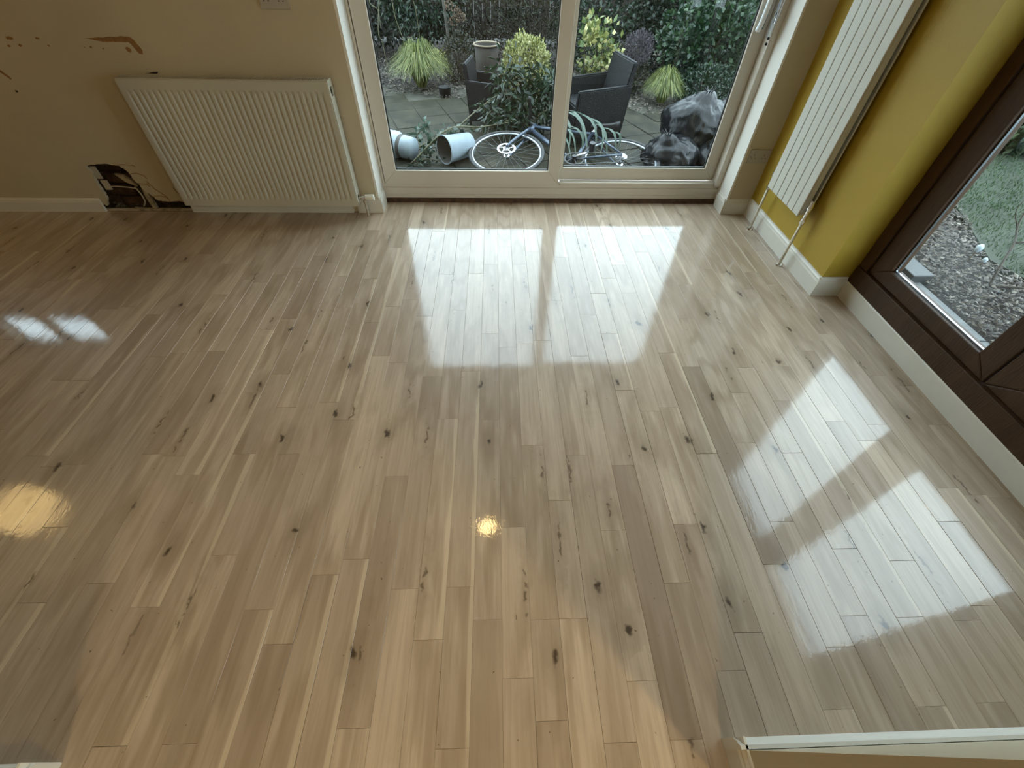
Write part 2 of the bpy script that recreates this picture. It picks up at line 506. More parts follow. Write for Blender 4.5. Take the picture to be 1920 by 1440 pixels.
# floor with planks ------------------------------------------------------------
floor = struct('floor', B(WL - 0.1, 2.3, -6.1, 3.06, -0.20, -0.0155), M['subfloor'])
W = 0.0862
X0 = 0.003
zz2 = lambda L, ox, oy, s: [(ox + a / s, oy + b / s) for a, b in L]
joints_px = (
 zz2([(85,265),(360,432),(490,720),(670,422),(820,606),(970,85),(990,935),(1190,1175),(1300,600),(1525,102),(1570,1297),(1700,950),(1890,1283),(1860,400),(660,1330),(1130,605),(80,1217)], 640, 960, 3)
 + zz2([(495,637),(150,835),(450,1000),(240,580),(755,312),(505,215),(845,968),(945,573),(800,1297),(880,83),(1140,230),(1170,512),(1435,568),(1380,955),(1340,1192),(1380,275),(30,525),(1880,407)], 1000, 660, 3)
 + zz2([(1185,675),(1365,177),(1225,275),(1465,110),(1345,490),(1500,668),(1370,770),(1535,1028),(1095,1285),(1195,1395),(1770,1118),(845,1315),(830,1100),(630,1218),(290,957),(400,955),(520,495),(770,463),(1130,385)], 300, 380, 3.4286)
 + zz2([(235,165),(450,213),(885,153),(1070,272),(1385,153),(1640,153),(1260,723),(820,1015),(1460,1030),(1565,1225),(580,880),(335,565),(200,990)], 0, 800, 3)
 + zz2([(1000,1245),(1500,1230)], 0, 1140, 4.8)
 + zz2([(1430,190),(1560,318),(200,730),(340,460),(400,690),(515,455),(610,397),(610,843),(790,397),(720,930),(865,316),(1110,190),(1055,350),(1230,722),(1310,585),(1370,842),(1180,985),(1490,580),(1430,400),(940,885),(1770,190),(280,183),(1740,965)], 740, 380, 3.4286)
 + zz2([(115,62),(590,277),(80,373),(450,638),(370,840),(955,195),(1010,550),(935,715),(1290,558),(1255,258),(955,1045),(1425,1030),(1720,1010),(1710,495),(130,1200)], 1240, 960, 2.8235)
 + zz2([(530,1133),(470,1275),(1070,1135),(880,785)], 1520, 560, 4.8)
 + zz2([(1010,270),(1170,640),(690,555),(690,855)], 1620, 800, 4.8))
# tones read off the boards (photo pixel -> tone 0..1)
tones_px = [((1215,1150),.9),((530,1150),.82),((745,1250),.85),((650,480),.85),((1190,950),.12),((1225,1080),.14),((300,800),.18),((1160,1060),.3),
            ((100,1230),.2),((40,1330),.22),((590,520),.2),((1000,1150),.72),((1080,1270),.75),((880,1000),.5),((790,1130),.28),((520,1240),.3),
            ((1235,820),.85),((1165,490),.95),((1140,400),.9),((690,740),.82),((700,640),.35),((910,1230),.3),((940,1230),.35),((1290,1000),.2),
            ((1105,540),.25),((905,430),.6),((790,500),.3),((830,460),.55),((1430,1010),.15),((1560,1330),.2),((1690,1330),.18),((1500,1220),.5),
            ((1375,720),.35),((1330,1070),.3),((410,820),.6),((360,930),.7),((1480,900),.65),((200,1100),.35),((600,1000),.6),((960,760),.4),((1020,830),.6),
            ((850,800),.62),((760,820),.5),((1130,760),.4),((1070,640),.4),((1250,640),.5),((1120,1200),.5),((1200,1230),.65)]
def px_floor(x, y):
    a, b = (x - 960) / 791.62, (y - 720) / 791.62
    d = [RX[i] * a - UP[i] * b + FW[i] for i in range(3)]
    t = -1.42 / d[2]
    return d[0] * t, d[1] * t
rp = random.Random(11)
colj = {}
for p in joints_px:
    x, y = px_floor(*p)
    k = math.floor((x - X0) / W)
    colj.setdefault(k, []).append(y)
tone_at = [(px_floor(*p), v) for p, v in tones_px]
planks = []
for k in range(math.floor((WL - X0) / W), math.ceil((2.2 - X0) / W)):
    xa = X0 + k * W
    js = sorted(colj.get(k, []))
    kept = []
    for y in js:
        if not kept or y - kept[-1] > 0.12: kept.append(y)
    ys = [-2.0 + rp.uniform(-0.3, 0.3)]
    # fill the gaps between the joints read from the photograph
    for y in kept + [3.03]:
        while y - ys[-1] > 1.25:
            ys.append(ys[-1] + rp.uniform(0.45, min(1.05, y - ys[-1] - 0.3)))
        ys.append(y)
    for ya, yb in zip(ys, ys[1:]):
        # keep clear of wall bodies
        y0, y1 = ya, min(yb, 3.03)
        if xa + W < -0.80 or xa > 1.60: y1 = min(y1, YW - 0.002)
        if y1 - y0 < 0.02: continue
        tn = min(1, max(0, rp.gauss(0.5, 0.12)))
        for (tx, ty), v in tone_at:
            if xa <= tx < xa + W and y0 <= ty < y1: tn = v
        planks.append((xa, xa + W, y0, y1, tn, rp.random()))
def vis_size(p):
    cx, cy = (p[0] + p[1]) / 2, max((max(p[2], 0) + p[3]) / 2, 0.02)
    v = Vector((cx, cy, -1.42))
    z = v.dot(Vector(FW))
    if z <= 0.05: return 0
    px = 960 + 791.62 * v.dot(Vector(RX)) / z
    py = 720 - 791.62 * v.dot(Vector(UP)) / z
    if not (-150 < px < 2070 and py < 1650): return 0
    return (p[1] - p[0]) * (p[3] - max(p[2], 0)) / z ** 3
planks.sort(key=vis_size, reverse=True)
def plank_geo(p, V, F, A):
    x0, x1, y0, y1, tn, sd = p
    gp, ch = 0.00015 + 0.0006 * (sd * 7.31 % 1) ** 3, 0.0005
    x0 += gp; x1 -= gp; y0 += gp; y1 -= gp
    base = len(V)
    dz = (sd - 0.5) * 0.0006
    for z, i in ((-0.0155, 0), (-ch + dz, 0), (dz, ch)):
        V += [(x0 + i, y0 + i, z), (x1 - i, y0 + i, z), (x1 - i, y1 - i, z), (x0 + i, y1 - i, z)]
        A += [(tn, sd, 0.0), (tn, sd, 1.0), (tn, sd, 1.0), (tn, sd, 0.0)]
    for l in (0, 4):
        for k in range(4):
            F.append((base + l + k, base + l + (k + 1) % 4, base + l + 4 + (k + 1) % 4, base + l + 4 + k))
    F.append((base + 8, base + 9, base + 10, base + 11))
def plank_obj(name, ps):
    V, F, A = [], [], []
    for p in ps: plank_geo(p, V, F, A)
    o = mesh_np(name, V, F, M['oak'], floor)
    me = o.data
    for i, an in enumerate(('tone', 'seed', 'across')):
        at = me.attributes.new(an, 'FLOAT', 'POINT')
        at.data.foreach_set('value', [a[i] for a in A])
    return o
for p in planks[:300]:
    plank_obj('plank', [p])
rest = plank_obj('plank_strips', planks[300:])
rest['kind'] = 'stuff'

# ceiling and plain walls --------------------------------------------------------
struct('ceiling', B(WL - 0.1, 2.3, -6.1, 3.03, ZC, ZC + 0.12), M['ceiling'])
struct('wall_left', B(WL - 0.1, WL, -6.1, 3.1, -0.01, ZC), M['cream'])
struct('wall_south', B(WL, 2.3, -6.1, -6.0, -0.01, ZC), M['cream'])
struct('floor_rear_room', B(WL, 2.3, -6.0, -2.0, -0.0154, 0.0), M['threshold'])

# window wall, left of the sliding door: plaster skin with the hole broken in it
KX0, KX1, KZ0, KZ1 = -4.35, -3.45, 0.95, 1.30     # small kitchen window off to the left
wall_back = empty('wall_back', (-2.0, YW, 0))
tag(wall_back, kind='structure')
def poly_wall(name, outline, holes, y0, y1, m, parent):
    loops = [[Vector((x, z, 0)) for x, z in l] for l in [outline] + holes]
    tris = geometry.tessellate_polygon(loops)
    flat = [v for l in loops for v in l]
    V = [(v.x, y0, v.y) for v in flat] + [(v.x, y1, v.y) for v in flat]
    n = len(flat)
    F = [tuple(t) for t in tris] + [tuple(i + n for i in t[::-1]) for t in tris]
    s = 0
    for l in loops:
        c = len(l)
        for i in range(c):
            a, b_ = s + i, s + (i + 1) % c
            F.append((a, b_, b_ + n, a + n))
        s += c
    bm = bmesh.new()
    vs = [bm.verts.new(v) for v in V]
    for f in F:
        try: bm.faces.new([vs[i] for i in f])
        except ValueError: pass
    bmesh.ops.recalc_face_normals(bm, faces=bm.faces)
    return obj(name, bm, m, parent)
rh = random.Random(5)
hole_key = [(-2.601,.290),(-2.54,.298),(-2.47,.306),(-2.42,.299),(-2.386,.293),(-2.365,.270),(-2.355,.245),(-2.350,.205),(-2.336,.172),(-2.33,.13),(-2.30,.105),(-2.285,.078),
            (-2.25,.068),(-2.20,.066),(-2.14,.070),(-2.08,.058),(-2.068,.012),(-2.30,.010),(-2.50,.009),(-2.677,.010),(-2.69,.03),(-2.66,.045),(-2.635,.035),(-2.613,.071),(-2.60,.11),(-2.604,.152),(-2.60,.20),(-2.586,.244)]
hole = []
for i, (x, z) in enumerate(hole_key):
    x2, z2 = hole_key[(i + 1) % len(hole_key)]
    hole.append((x, z))
    if z > 0.02 or z2 > 0.02:
        for f in (0.35, 0.7):
            hole.append((x + (x2 - x) * f + rh.uniform(-.005, .005), max(0.009, z + (z2 - z) * f + rh.uniform(-.004, .004))))
outl = [(WL, 0.001), (-0.815, 0.001), (-0.815, ZC), (WL, ZC)]
kit = [(KX0, KZ0), (KX0, KZ1), (KX1, KZ1), (KX1, KZ0)]
poly_wall('plaster_skin', outl, [hole, kit], YW, YW + 0.022, M['cream'], wall_back)
cav = [(-2.75, 0.0005), (-2.75, 0.34), (-2.02, 0.34), (-2.02, 0.0005)]
poly_wall('masonry', [(WL, -0.01), (-0.815, -0.01), (-0.815, ZC), (WL, ZC)], [cav, kit], YW + 0.022, YW + 0.17, M['mortar'], wall_back)
obj('cavity_back', B(-2.76, -2.01, YW + 0.10, YW + 0.165, -0.005, 0.345), M['mortar'], wall_back)
for row in range(4):                                   # old bricks seen inside the hole
    for c in range(4):
        xx = -2.76 + c * 0.215 + (0.105 if row % 2 else 0)
        if xx > -2.12: continue
        if (row, c) in ((1, 1), (2, 2)): continue       # bricks broken out
        d = rh.uniform(0, 0.028)
        bm = B(max(xx, -2.749), min(xx + 0.203, -2.021), YW + 0.055 + d, YW + 0.12, 0.004 + row * 0.078, 0.004 + row * 0.078 + 0.066)
        bmesh.ops.subdivide_edges(bm, edges=bm.edges[:], cuts=2)
        for v in bm.verts: v.co += Vector((rh.uniform(-1, 1), rh.uniform(-1, 1), rh.uniform(-1, 1))) * 0.0025
        obj('brick', bm, M['brick'], wall_back)
# pale metal strap / conduit running down the left edge of the hole, cable loops, rubble
bm = bmesh.new(); box(bm, -2.592, -2.560, YW + 0.018, YW + 0.026, 0.205, 0.282); box(bm, -2.585, -2.545, YW + 0.018, YW + 0.026, 0.135, 0.195)
obj('conduit_strap', bm, M['conduit'], wall_back)
bm = bmesh.new()
tube(bm, bez([(-2.56, YW + 0.03, .150), (-2.50, YW + 0.012, .160), (-2.44, YW + 0.02, .152), (-2.39, YW + 0.035, .135)], 6), 0.004, 6)
tube(bm, bez([(-2.40, YW + 0.03, .150), (-2.372, YW + 0.01, .11), (-2.378, YW + 0.012, .06), (-2.42, YW + 0.03, .02)], 6), 0.0045, 6)
obj('cable', bm, M['conduit'], wall_back, smooth=True)
bm = bmesh.new()
prism(bm, [(-2.47, .235), (-2.42, .225), (-2.365, .165), (-2.375, .155), (-2.43, .185)], 'y', YW + 0.02, YW + 0.04)
prism(bm, [(-2.352, .012), (-2.325, .012), (-2.325, .12), (-2.345, .15), (-2.355, .10)], 'y', YW + 0.01, YW + 0.03)
obj('plaster_fragment', bm, M['plaster'], wall_back)
bm = bmesh.new()
for i in range(26):
    x, z = rh.uniform(-2.66, -2.12), rh.uniform(0.008, 0.028)
    s = rh.uniform(0.006, 0.02)
    bmesh.ops.create_icosphere(bm, subdivisions=1, radius=s, matrix=Matrix.Translation((x, YW + rh.uniform(0.03, 0.08), z)) @ Matrix.Diagonal((1.3, 1, 0.7, 1)))
for v in bm.verts: v.co += Vector((rh.uniform(-1, 1), rh.uniform(-1, 1), rh.uniform(-1, 1))) * 0.003
tag(obj('rubble', bm, M['mortar'], wall_back), kind='stuff')
# loose lath end poking out under the hole
bm = bmesh.new()
prism(bm, [(-2.44, .002), (-2.07, .002), (-2.07, .010), (-2.40, .014), (-2.47, .020)], 'y', YW - 0.002, YW + 0.02)
obj('loose_lath', bm, M['plaster'], wall_back)
# cracks and blown plaster edge right of the hole
for pts in ([(-2.42,.298),(-2.36,.302),(-2.30,.298),(-2.29,.288)], [(-2.35,.245),(-2.31,.25),(-2.27,.235),(-2.26,.215)], [(-2.335,.185),(-2.29,.182),(-2.275,.165),(-2.28,.19)],
            [(-2.275,.20),(-2.255,.15),(-2.235,.13),(-2.21,.10),(-2.20,.07)], [(-2.30,.10),(-2.25,.105),(-2.20,.092)], [(-2.13,.16),(-2.12,.12),(-2.10,.10),(-2.105,.125),(-2.08,.085)]):
    bm = bmesh.new()
    tube(bm, [(x, YW - 0.0002, z) for x, z in pts], 0.0022, 5)
    obj('plaster_crack', bm, M['stain'], wall_back)
# brown glue marks where a shelf was removed: (x,z) outlines
def patch(outline, name='glue_mark', m='stain'):
    bm = bmesh.new()
    o2 = []
    for i, (x, z) in enumerate(outline):
        x2, z2 = outline[(i + 1) % len(outline)]
        for f in (0, .33, .66):
            o2.append((x + (x2 - x) * f + (rh.uniform(-.002, .002)), z + (z2 - z) * f + rh.uniform(-.002, .002)))
    prism(bm, o2, 'y', YW - 0.0008, YW + 0.001)
    obj(name, bm, M[m], wall_back)
patch([(-2.14,.930),(-2.09,.932),(-2.03,.938),(-1.97,.941),(-1.915,.942),(-1.895,.925),(-1.878,.885),(-1.885,.868),(-1.905,.868),(-1.915,.895),(-1.93,.918),(-1.99,.917),(-2.06,.917)])
def blob(x, z, rx, rz, m='stain'):
    patch([(x + rx * math.cos(a) * rh.uniform(.7, 1), z + rz * math.sin(a) * rh.uniform(.7, 1)) for a in [i * math.pi / 4 for i in range(8)]], m=m)
for x, z, a, b_ in ((-1.95,.885,.016,.015),(-2.525,.926,.022,.009),(-2.494,.897,.010,.008),(-2.555,.893,.009,.006),(-2.384,.927,.012,.005),(-2.35,.897,.006,.005),(-2.136,.894,.008,.005),(-2.077,.889,.007,.004),(-2.17,.893,.004,.003)):
    blob(x, z, a, b_)
patch([(-2.70,.80),(-2.668,.762),(-2.662,.745),(-2.675,.748),(-2.712,.79)])
blob(-2.684, .690, .009, .006, 'dark')
patch([(-1.93,.7835),(-1.85,.789),(-1.86,.7805)], m='dark')

# kitchen window reflected in the floor on the left
win = struct('window_2', (lambda bm: (box(bm, KX0, KX0 + .04, YW + .05, YW + .10, KZ0, KZ1), box(bm, KX1 - .04, KX1, YW + .05, YW + .10, KZ0, KZ1),
     box(bm, KX0 + .04, KX1 - .04, YW + .05, YW + .10, KZ0, KZ0 + .04), box(bm, KX0 + .04, KX1 - .04, YW + .05, YW + .10, KZ1 - .04, KZ1),
     box(bm, (KX0 + KX1) / 2 - .04, (KX0 + KX1) / 2 + .04, YW + .05, YW + .10, KZ0 + .04, KZ1 - .04)) and bm)(bmesh.new()), M['upvc'])
for a, b_ in ((KX0 + .04, (KX0 + KX1) / 2 - .04), ((KX0 + KX1) / 2 + .04, KX1 - .04)):
    obj('pane', B(a, b_, YW + .072, YW + .076, KZ0 + .04, KZ1 - .04), M['glass'], win)

# reveal beside the sliding door, lintel, right pier
struct('wall_back_reveal', B(-0.815, -0.80, YW, 3.10, 0, ZC), M['sky_lit_paint'])
struct('wall_back_lintel', B(-0.80, 1.60, YW, 3.10, 1.90, ZC), M['sky_lit_paint'])
pier = struct('wall_back_pier', B(1.612, 1.78, YW - 0.005, 3.10, 0, ZC), M['cream'])
obj('pier_reveal', B(1.600, 1.612, YW - 0.005, 3.05, 0, ZC), M['sky_lit_paint'], pier)
# mustard wall with the tall radiator, its return, and the wall around the brown doors
struct('wall_right', B(1.772, 2.10, 1.918, 3.10, 0, ZC), M['yellow'])
struct('wall_right_lintel', B(XB, 2.10, 0.26, 1.918, 1.90, ZC), M['sky_lit_paint'])
struct('wall_right_base', B(XB, 2.10, -6.0, 1.918, -0.02, 0.088), M['cream'])
struct('wall_right_end', B(XB, 2.10, -6.0, 0.26, 0.088, ZC), M['cream'])
# south wall: two stubs either side of the opening
bm = B(0.586, XB, YS0, 0.001, 0, ZC)
for v in bm.verts:                                  # the stub is out of plumb: its north face leans back
    if v.co.y > -0.05 and v.co.z > 1: v.co.y = -0.055
sw = struct('wall_south_east', bm, M['cream'])
sw2 = struct('wall_south_west', B(WL, -1.104, YS0, -0.005, 0, ZC), M['cream'])

# skirtings ---------------------------------------------------------------------
def skirt_prof(h=0.105, t=0.016):
    return [(0, 0), (t, 0), (t, h * 0.72), (t * 0.8, h * 0.80), (t * 0.8, h * .86), (t * 0.45, h * 0.93), (t * .35, h), (0, h)]
def skirt_x(name, x0, x1, y, side, h=0.105, parent=None, m='skirt', t=.016):
    bm = bmesh.new()
    prism(bm, [(y + side * u, v) for u, v in skirt_prof(h, t)], 'x', x0, x1)
    return struct(name, bm, M[m], parent)
def skirt_y(name, y0, y1, x, side, h=0.105, parent=None):
    bm = bmesh.new()
    prism(bm, [(x + side * u, v) for u, v in skirt_prof(h)], 'y', y0, y1)
    return struct(name, bm, M['skirt'], parent)
skirt_x('baseboard_back', WL, -2.655, YW, -1, 0.088)
skirt_x('baseboard_back.001', -2.075, -0.99, YW, -1, 0.100)
skirt_x('baseboard_back.002', -0.955, -0.7846, YW, -1, 0.105)
skirt_y('baseboard_back.003', YW - 0.0154, 3.0, -0.80, 1, 0.105).location.x = -0.0
skirt_x('baseboard_pier', 1.5846, 1.772, YW - 0.005, -1, 0.105)
skirt_y('baseboard_pier.001', YW - 0.0204, 2.99, 1.60, -1, 0.105)
skirt_y('baseboard_right', 1.9026, YW - 0.02, 1.772, -1, 0.115)
skirt_x('baseboard_right.001', 1.7566, 1.917, 1.918, -1, 0.115)
bm = bmesh.new()
prism(bm, [(XB - u, v) for u, v in [(0, 0), (.018, 0), (.018, .092), (.012, .1), (0, .1)]], 'y', 0.024, 1.917)
struct('baseboard_right.002', bm, M['skirt'])
skirt_x('baseboard_south', 0.568, XB - 0.018, 0.000, 1, 0.105, t=.023)
skirt_y('baseboard_south.001', YS0 - 0.0, 0.024, 0.586, -1, 0.105)
skirt_x('baseboard_south.002', WL, -1.086, -0.005, 1, 0.105, t=.028)
skirt_y('baseboard_south.003', YS0, 0.024, -1.104, 1, 0.105)

# ------------------------------------------------------------------ white sliding door
door = empty('door_1', (0.4, 3.03, 0))
tag(door, kind='structure')
U = M['upvc']
FR = 3.03
bm = bmesh.new()
prism(bm, [(FR, .030), (FR, .052), (FR + .008, .055), (FR + .008, .075), (FR + .002, .078), (FR + .002, .098), (FR + .012, .102), (FR + .012, .120), (FR + .13, .120), (FR + .13, .0), (FR + .02, .0), (FR + .02, .03)], 'x', -0.80, 1.60)
obj('door_sill', bm, U, door)
obj('threshold_strip', B(-0.795, 1.595, FR - 0.012, FR + 0.02, -0.003, 0.030), M['threshold'], door)
def frame_bar(name, x0, x1, z0, z1, y0=FR, y1=FR + .10, m=U, bev=.004, par=door):
    return obj(name, B(x0, x1, y0, y1, z0, z1), m, par, bevel=bev)
frame_bar('frame_jamb', -0.80, -0.775, .12, 1.90, FR + .004, FR + .13)
frame_bar('frame_jamb', 1.560, 1.600, .12, 1.90, FR - .012, FR + .13)
frame_bar('frame_head', -0.775, 1.560, 1.86, 1.90, FR + .004, FR + .13)
# left sliding sash in the front track
def mitred_sash(name, x0, x1, z0, z1, w, y0, y1, wl=None, wr=None, wb=None, par=door, m=U):
    wl = wl or w; wr = wr or w; wb = wb or w
    o = [(x0, z0), (x1, z0), (x1, z1), (x0, z1)]
    i = [(x0 + wl, z0 + wb), (x1 - wr, z0 + wb), (x1 - wr, z1 - w), (x0 + wl, z1 - w)]
    s = empty_part(name, par)
    for k, nm in enumerate(('bottom_rail', 'stile', 'top_rail', 'stile')):
        k2 = (k + 1) % 4
        bm = bmesh.new()
        g_ = 0.0006
        prism(bm, [o[k], o[k2], i[k2], i[k]], 'y', y0, y1)
        c = sum((v.co for v in bm.verts), Vector()) / len(bm.verts)
        obj_sub(nm, bm, m, s, bev=.003)
    return s
def empty_part(name, par):
    e = bpy.data.objects.new(name, None)
    e.empty_display_size = 0.05
    link(e, par)
    return e
def obj_sub(name, bm, m, par, bev=0, smooth=False):
    root = par.parent
    bmesh.ops.translate(bm, verts=bm.verts, vec=-Vector(root.location))
    return obj(name, bm, m, par, smooth=smooth, bevel=bev)
s1 = mitred_sash('sliding_sash', -0.786, 0.436, .121, 1.855, .095, FR + .004, FR + .052, wr=.078, wb=.093)
s2 = mitred_sash('fixed_sash', 0.405, 1.556, .136, 1.855, .085, FR + .058, FR + .10, wl=.06, wr=.076, wb=.082)
def pane(x0, x1, z0, z1, yf, yb, par):
    obj('glass_pane', B(x0, x1, yf, yf + .004, z0, z1), M['glass'], par)
    bm = bmesh.new()
    t = .007
    for a, b_, c, d in ((x0, x1, z0, z0 + t), (x0, x1, z1 - t, z1), (x0, x0 + t, z0 + t, z1 - t), (x1 - t, x1, z0 + t, z1 - t)):
        box(bm, a, b_, yf - .004, yf + .008, c, d)
    obj('gasket', bm, M['gasket'], par)
pane(-0.692, 0.359, .213, 1.762, FR + .026, 0, door)
pane(0.464, 1.481, .217, 1.772, FR + .078, 0, door)
# rail seam shadows on the bottom of the fixed side
obj('track_cover', B(0.45, 1.556, FR + .008, FR + .056, .12, .137), U, door, bevel=.003)
# meeting-stile handle at the right-hand edge and its lock keeps
bm = bmesh.new()
tube(bm, bez([(1.478, FR + .0, .985), (1.480, FR - .012, 1.02), (1.482, FR - .018, 1.10), (1.484, FR - .012, 1.22), (1.486, FR + .02, 1.26)], 5), .014, 10)
obj('door_handle', bm, M['handle'], door, smooth=True)
bm = bmesh.new()
box(bm, 1.508, 1.530, FR + .045, FR + .06, .985, 1.30)
obj('handle_backplate', bm, M['spacer'], door, bevel=.003)
bm = bmesh.new()
box(bm, 1.540, 1.556, FR - .016, FR + .004, .955, 1.04)
box(bm, 1.544, 1.560, FR - .022, FR + .0, 1.045, 1.12)
cyl(bm, (1.552, FR - .02, 1.02), (1.556, FR - .02, 1.20), .007, seg=10)
obj('lock_keep', bm, M['steel'], door)
for z in (.93, .955, 1.06):
    bm = bmesh.new(); cyl(bm, (1.548, FR - .018, z), (1.548, FR - .0135, z), .007, seg=10)
    obj('screw_hole', bm, M['dark'], door)

# ------------------------------------------------------------------ brown double door
bd = empty('door_2', (XB, 1.1, 0))
tag(bd, kind='structure')
BR = M['brown']
XF = XB - 0.004
def barx(name, y0, y1, z0, z1, x0=XF, x1=XF + .07, m=BR, bev=.004):
    return obj(name, B(x0, x1, y0, y1, z0, z1), m, bd, bevel=bev)
barx('door_frame_sill', 0.262, 1.914, .088, .190, XF - .010, XF + .10)
barx('door_frame_jamb', 1.848, 1.914, .190, 1.90, XF - .004, XF + .10)
barx('door_frame_jamb', 0.262, 0.320, .190, 1.90, XF - .004, XF + .10)
barx('door_frame_head', 0.320, 1.848, 1.84, 1.90, XF - .004, XF + .10)
def leaf(y0, y1, z0, z1, w, wb=None):
    lf = empty_part('door_leaf', bd)
    o = [(y0, z0), (y1, z0), (y1, z1), (y0, z1)]
    wb = wb or w * .78
    i = [(y0 + w, z0 + wb), (y1 - w * 1.1, z0 + wb), (y1 - w * 1.1, z1 - w), (y0 + w, z1 - w)]
    for k, nm in enumerate(('bottom_rail', 'stile', 'top_rail', 'stile')):
        k2 = (k + 1) % 4
        bm = bmesh.new()
        prism(bm, [o[k], o[k2], i[k2], i[k]], 'x', XF + .006, XF + .065)
        obj_sub(nm, bm, BR, lf, bev=.005)
    a, b_, c, d = i[0][0], i[1][0], i[0][1], i[2][1]
    bm = bmesh.new()
    t = .007
    for p, q, r_, s_ in ((a, b_, c, c + t), (a, b_, d - t, d), (a, a + t, c + t, d - t), (b_ - t, b_, c + t, d - t)):
        box(bm, XF + .024, XF + .034, p, q, r_, s_)
    obj_sub('spacer_bar', bm, M['spacer'], lf)
    obj_sub('glass_pane', B(XF + .026, XF + .030, a, b_, c, d), M['glass'], lf)
leaf(1.074, 1.845, .192, 1.838, .095)
leaf(0.323, 1.068, .192, 1.838, .095)

# ------------------------------------------------------------------ panel radiator
rad = empty('panel_radiator', (-1.48, YW, .1))
tag(rad, 'cream ribbed panel radiator on the wall left of the sliding door', 'radiator')
rx0, rx1, rz0, rz1, ryf = -2.036, -0.918, .090, .778, 2.772
bm = bmesh.new()
prof = []
n = 33
pw = (rx1 - rx0 - .05) / n
xs = rx0 + .025
prof.append((rx0 + .002, ryf)); prof.append((xs, ryf))
for i in range(n):
    a = xs + i * pw
    prof += [(a + pw * .14, ryf + .0005), (a + pw * .34, ryf + .0085), (a + pw * .66, ryf + .0085), (a + pw * .86, ryf + .0005)]
prof += [(rx1 - .025, ryf), (rx1 - .002, ryf)]
back = [(x, ryf + .014) for x, y in prof[::-1]]
V, F = [], []
nn = len(prof)
zs = [rz0 + .045, rz1 - .055]
lv = [(rz0, 0), (rz0 + .035, 0), (rz0 + .060, 1), (rz1 - .075, 1), (rz1 - .045, 0), (rz1, 0)]
for z, dep in lv:
    for x, y in prof: V.append((x, (y if dep else ryf), z))
for l in range(len(lv) - 1):
    for i in range(nn - 1):
        F.append((l * nn + i, l * nn + i + 1, (l + 1) * nn + i + 1, (l + 1) * nn + i))
off = Vector(rad.location)
fp = mesh_np('front_panel', V, F, M['rad'], rad, off=off)
sol = fp.modifiers.new('thick', 'SOLIDIFY'); sol.thickness = .004; sol.offset = 1
obj('rear_panel', B(rx0 + .005, rx1 - .005, 2.832, 2.842, rz0, rz1 - .01), M['rad'], rad)
bm = bmesh.new()
for i in range(33):
    x = rx0 + .025 + i * pw
    box(bm, x, x + .0015, ryf + .014, 2.832, rz0 + .05, rz1 - .05)
obj('convector_fins', bm, M['rad'], rad)
bm = bmesh.new()
box(bm, rx0, rx1, ryf, ryf + .012, rz1, rz1 + .004); box(bm, rx0, rx1, 2.832, 2.844, rz1, rz1 + .004)
x = rx0 + .008
while x < rx1 - .01:
    box(bm, x, x + .004, ryf + .012, 2.832, rz1 - .001, rz1 + .003)
    x += .0125
obj('top_grille', bm, M['rad'], rad)
for xx in (rx0 - .004, rx1 - .002):
    bm = bmesh.new()
    box(bm, xx, xx + .006, ryf, ryf + .02, rz0, rz1 + .004)
    box(bm, xx, xx + .006, 2.824, 2.844, rz0, rz1 + .004)
    for za, zb in ((rz0, rz0 + .02), (rz0 + .06, rz1 - .075), (rz1 - .03, rz1 + .004)):
        box(bm, xx, xx + .006, ryf + .02, 2.824, za, zb)
    obj('side_cover', bm, M['rad'], rad)
bm = bmesh.new(); cyl(bm, (rx1 - .01, 2.808, rz1 - .052), (rx1 + .0035, 2.808, rz1 - .052), .011, seg=12)
obj('blanking_plug', bm, M['dark'], rad)
for x in (-1.85, -1.1):
    obj('wall_bracket', B(x, x + .03, 2.842, YW - .0005, .15, .70), M['rad'], rad)
bm = bmesh.new()
cyl(bm, (rx1, 2.808, .128), (-0.885, 2.808, .128), .010, seg=12)
cyl(bm, (-0.893, 2.808, .128), (-0.873, 2.808, .128), .014, seg=6)
obj('valve_tail', bm, M['chrome'], rad, smooth=False)
bm = bmesh.new()
cyl(bm, (-0.872, 2.812, .130), (-0.815, 2.812, .130), .017, .019, seg=20)
obj('valve_cap', bm, M['valve'], rad, smooth=False, bevel=.002)
bm = bmesh.new()
cyl(bm, (-0.880, 2.812, .128), (-0.880, 2.812, .0), .0075, seg=12)
cyl(bm, (-0.880, 2.812, .112), (-0.880, 2.812, .09), .012, seg=6)
obj('supply_pipe', bm, M['conduit'], rad)

# ------------------------------------------------------------------ tall radiator
vr = empty('tall_radiator', (1.772, 2.42, .3))
tag(vr, 'tall pale grey radiator of upright flat panels on the mustard wall', 'radiator')
vy0, vy1, vz0, vz1 = 2.232, 2.620, .298, 1.80
pwv = (vy1 - vy0) / 6
for i in range(6):
    a = vy0 + i * pwv
    obj('flat_panel', B(1.684, 1.694, a + .0025, a + pwv - .0025, vz0, vz1), M['radv'], vr, bevel=.003)
for i in range(6):
    a = vy0 + i * pwv
    obj('rear_panel', B(1.740, 1.748, a + .004, a + pwv - .004, vz0 + .005, vz1), M['radv'], vr)
for z in (vz0 + .045, vz1 - .045):
    bm = bmesh.new(); box(bm, 1.694, 1.740, vy0 + .006, vy1 - .006, z - .018, z + .018)
    obj('header_tube', bm, M['radv'], vr, bevel=.004)
bm = bmesh.new()
for s, a in ((1, vy0 + .002), (-1, vy1 - .005)):
    box(bm, 1.6942, 1.720, a, a + .003, vz0 + .01, vz1 - .01)
obj('side_web', bm, M['radv'], vr)
for z in (.55, 1.5):
    obj('wall_bracket', B(1.748, 1.7715, 2.40, 2.44, z, z + .04), M['radv'], vr)
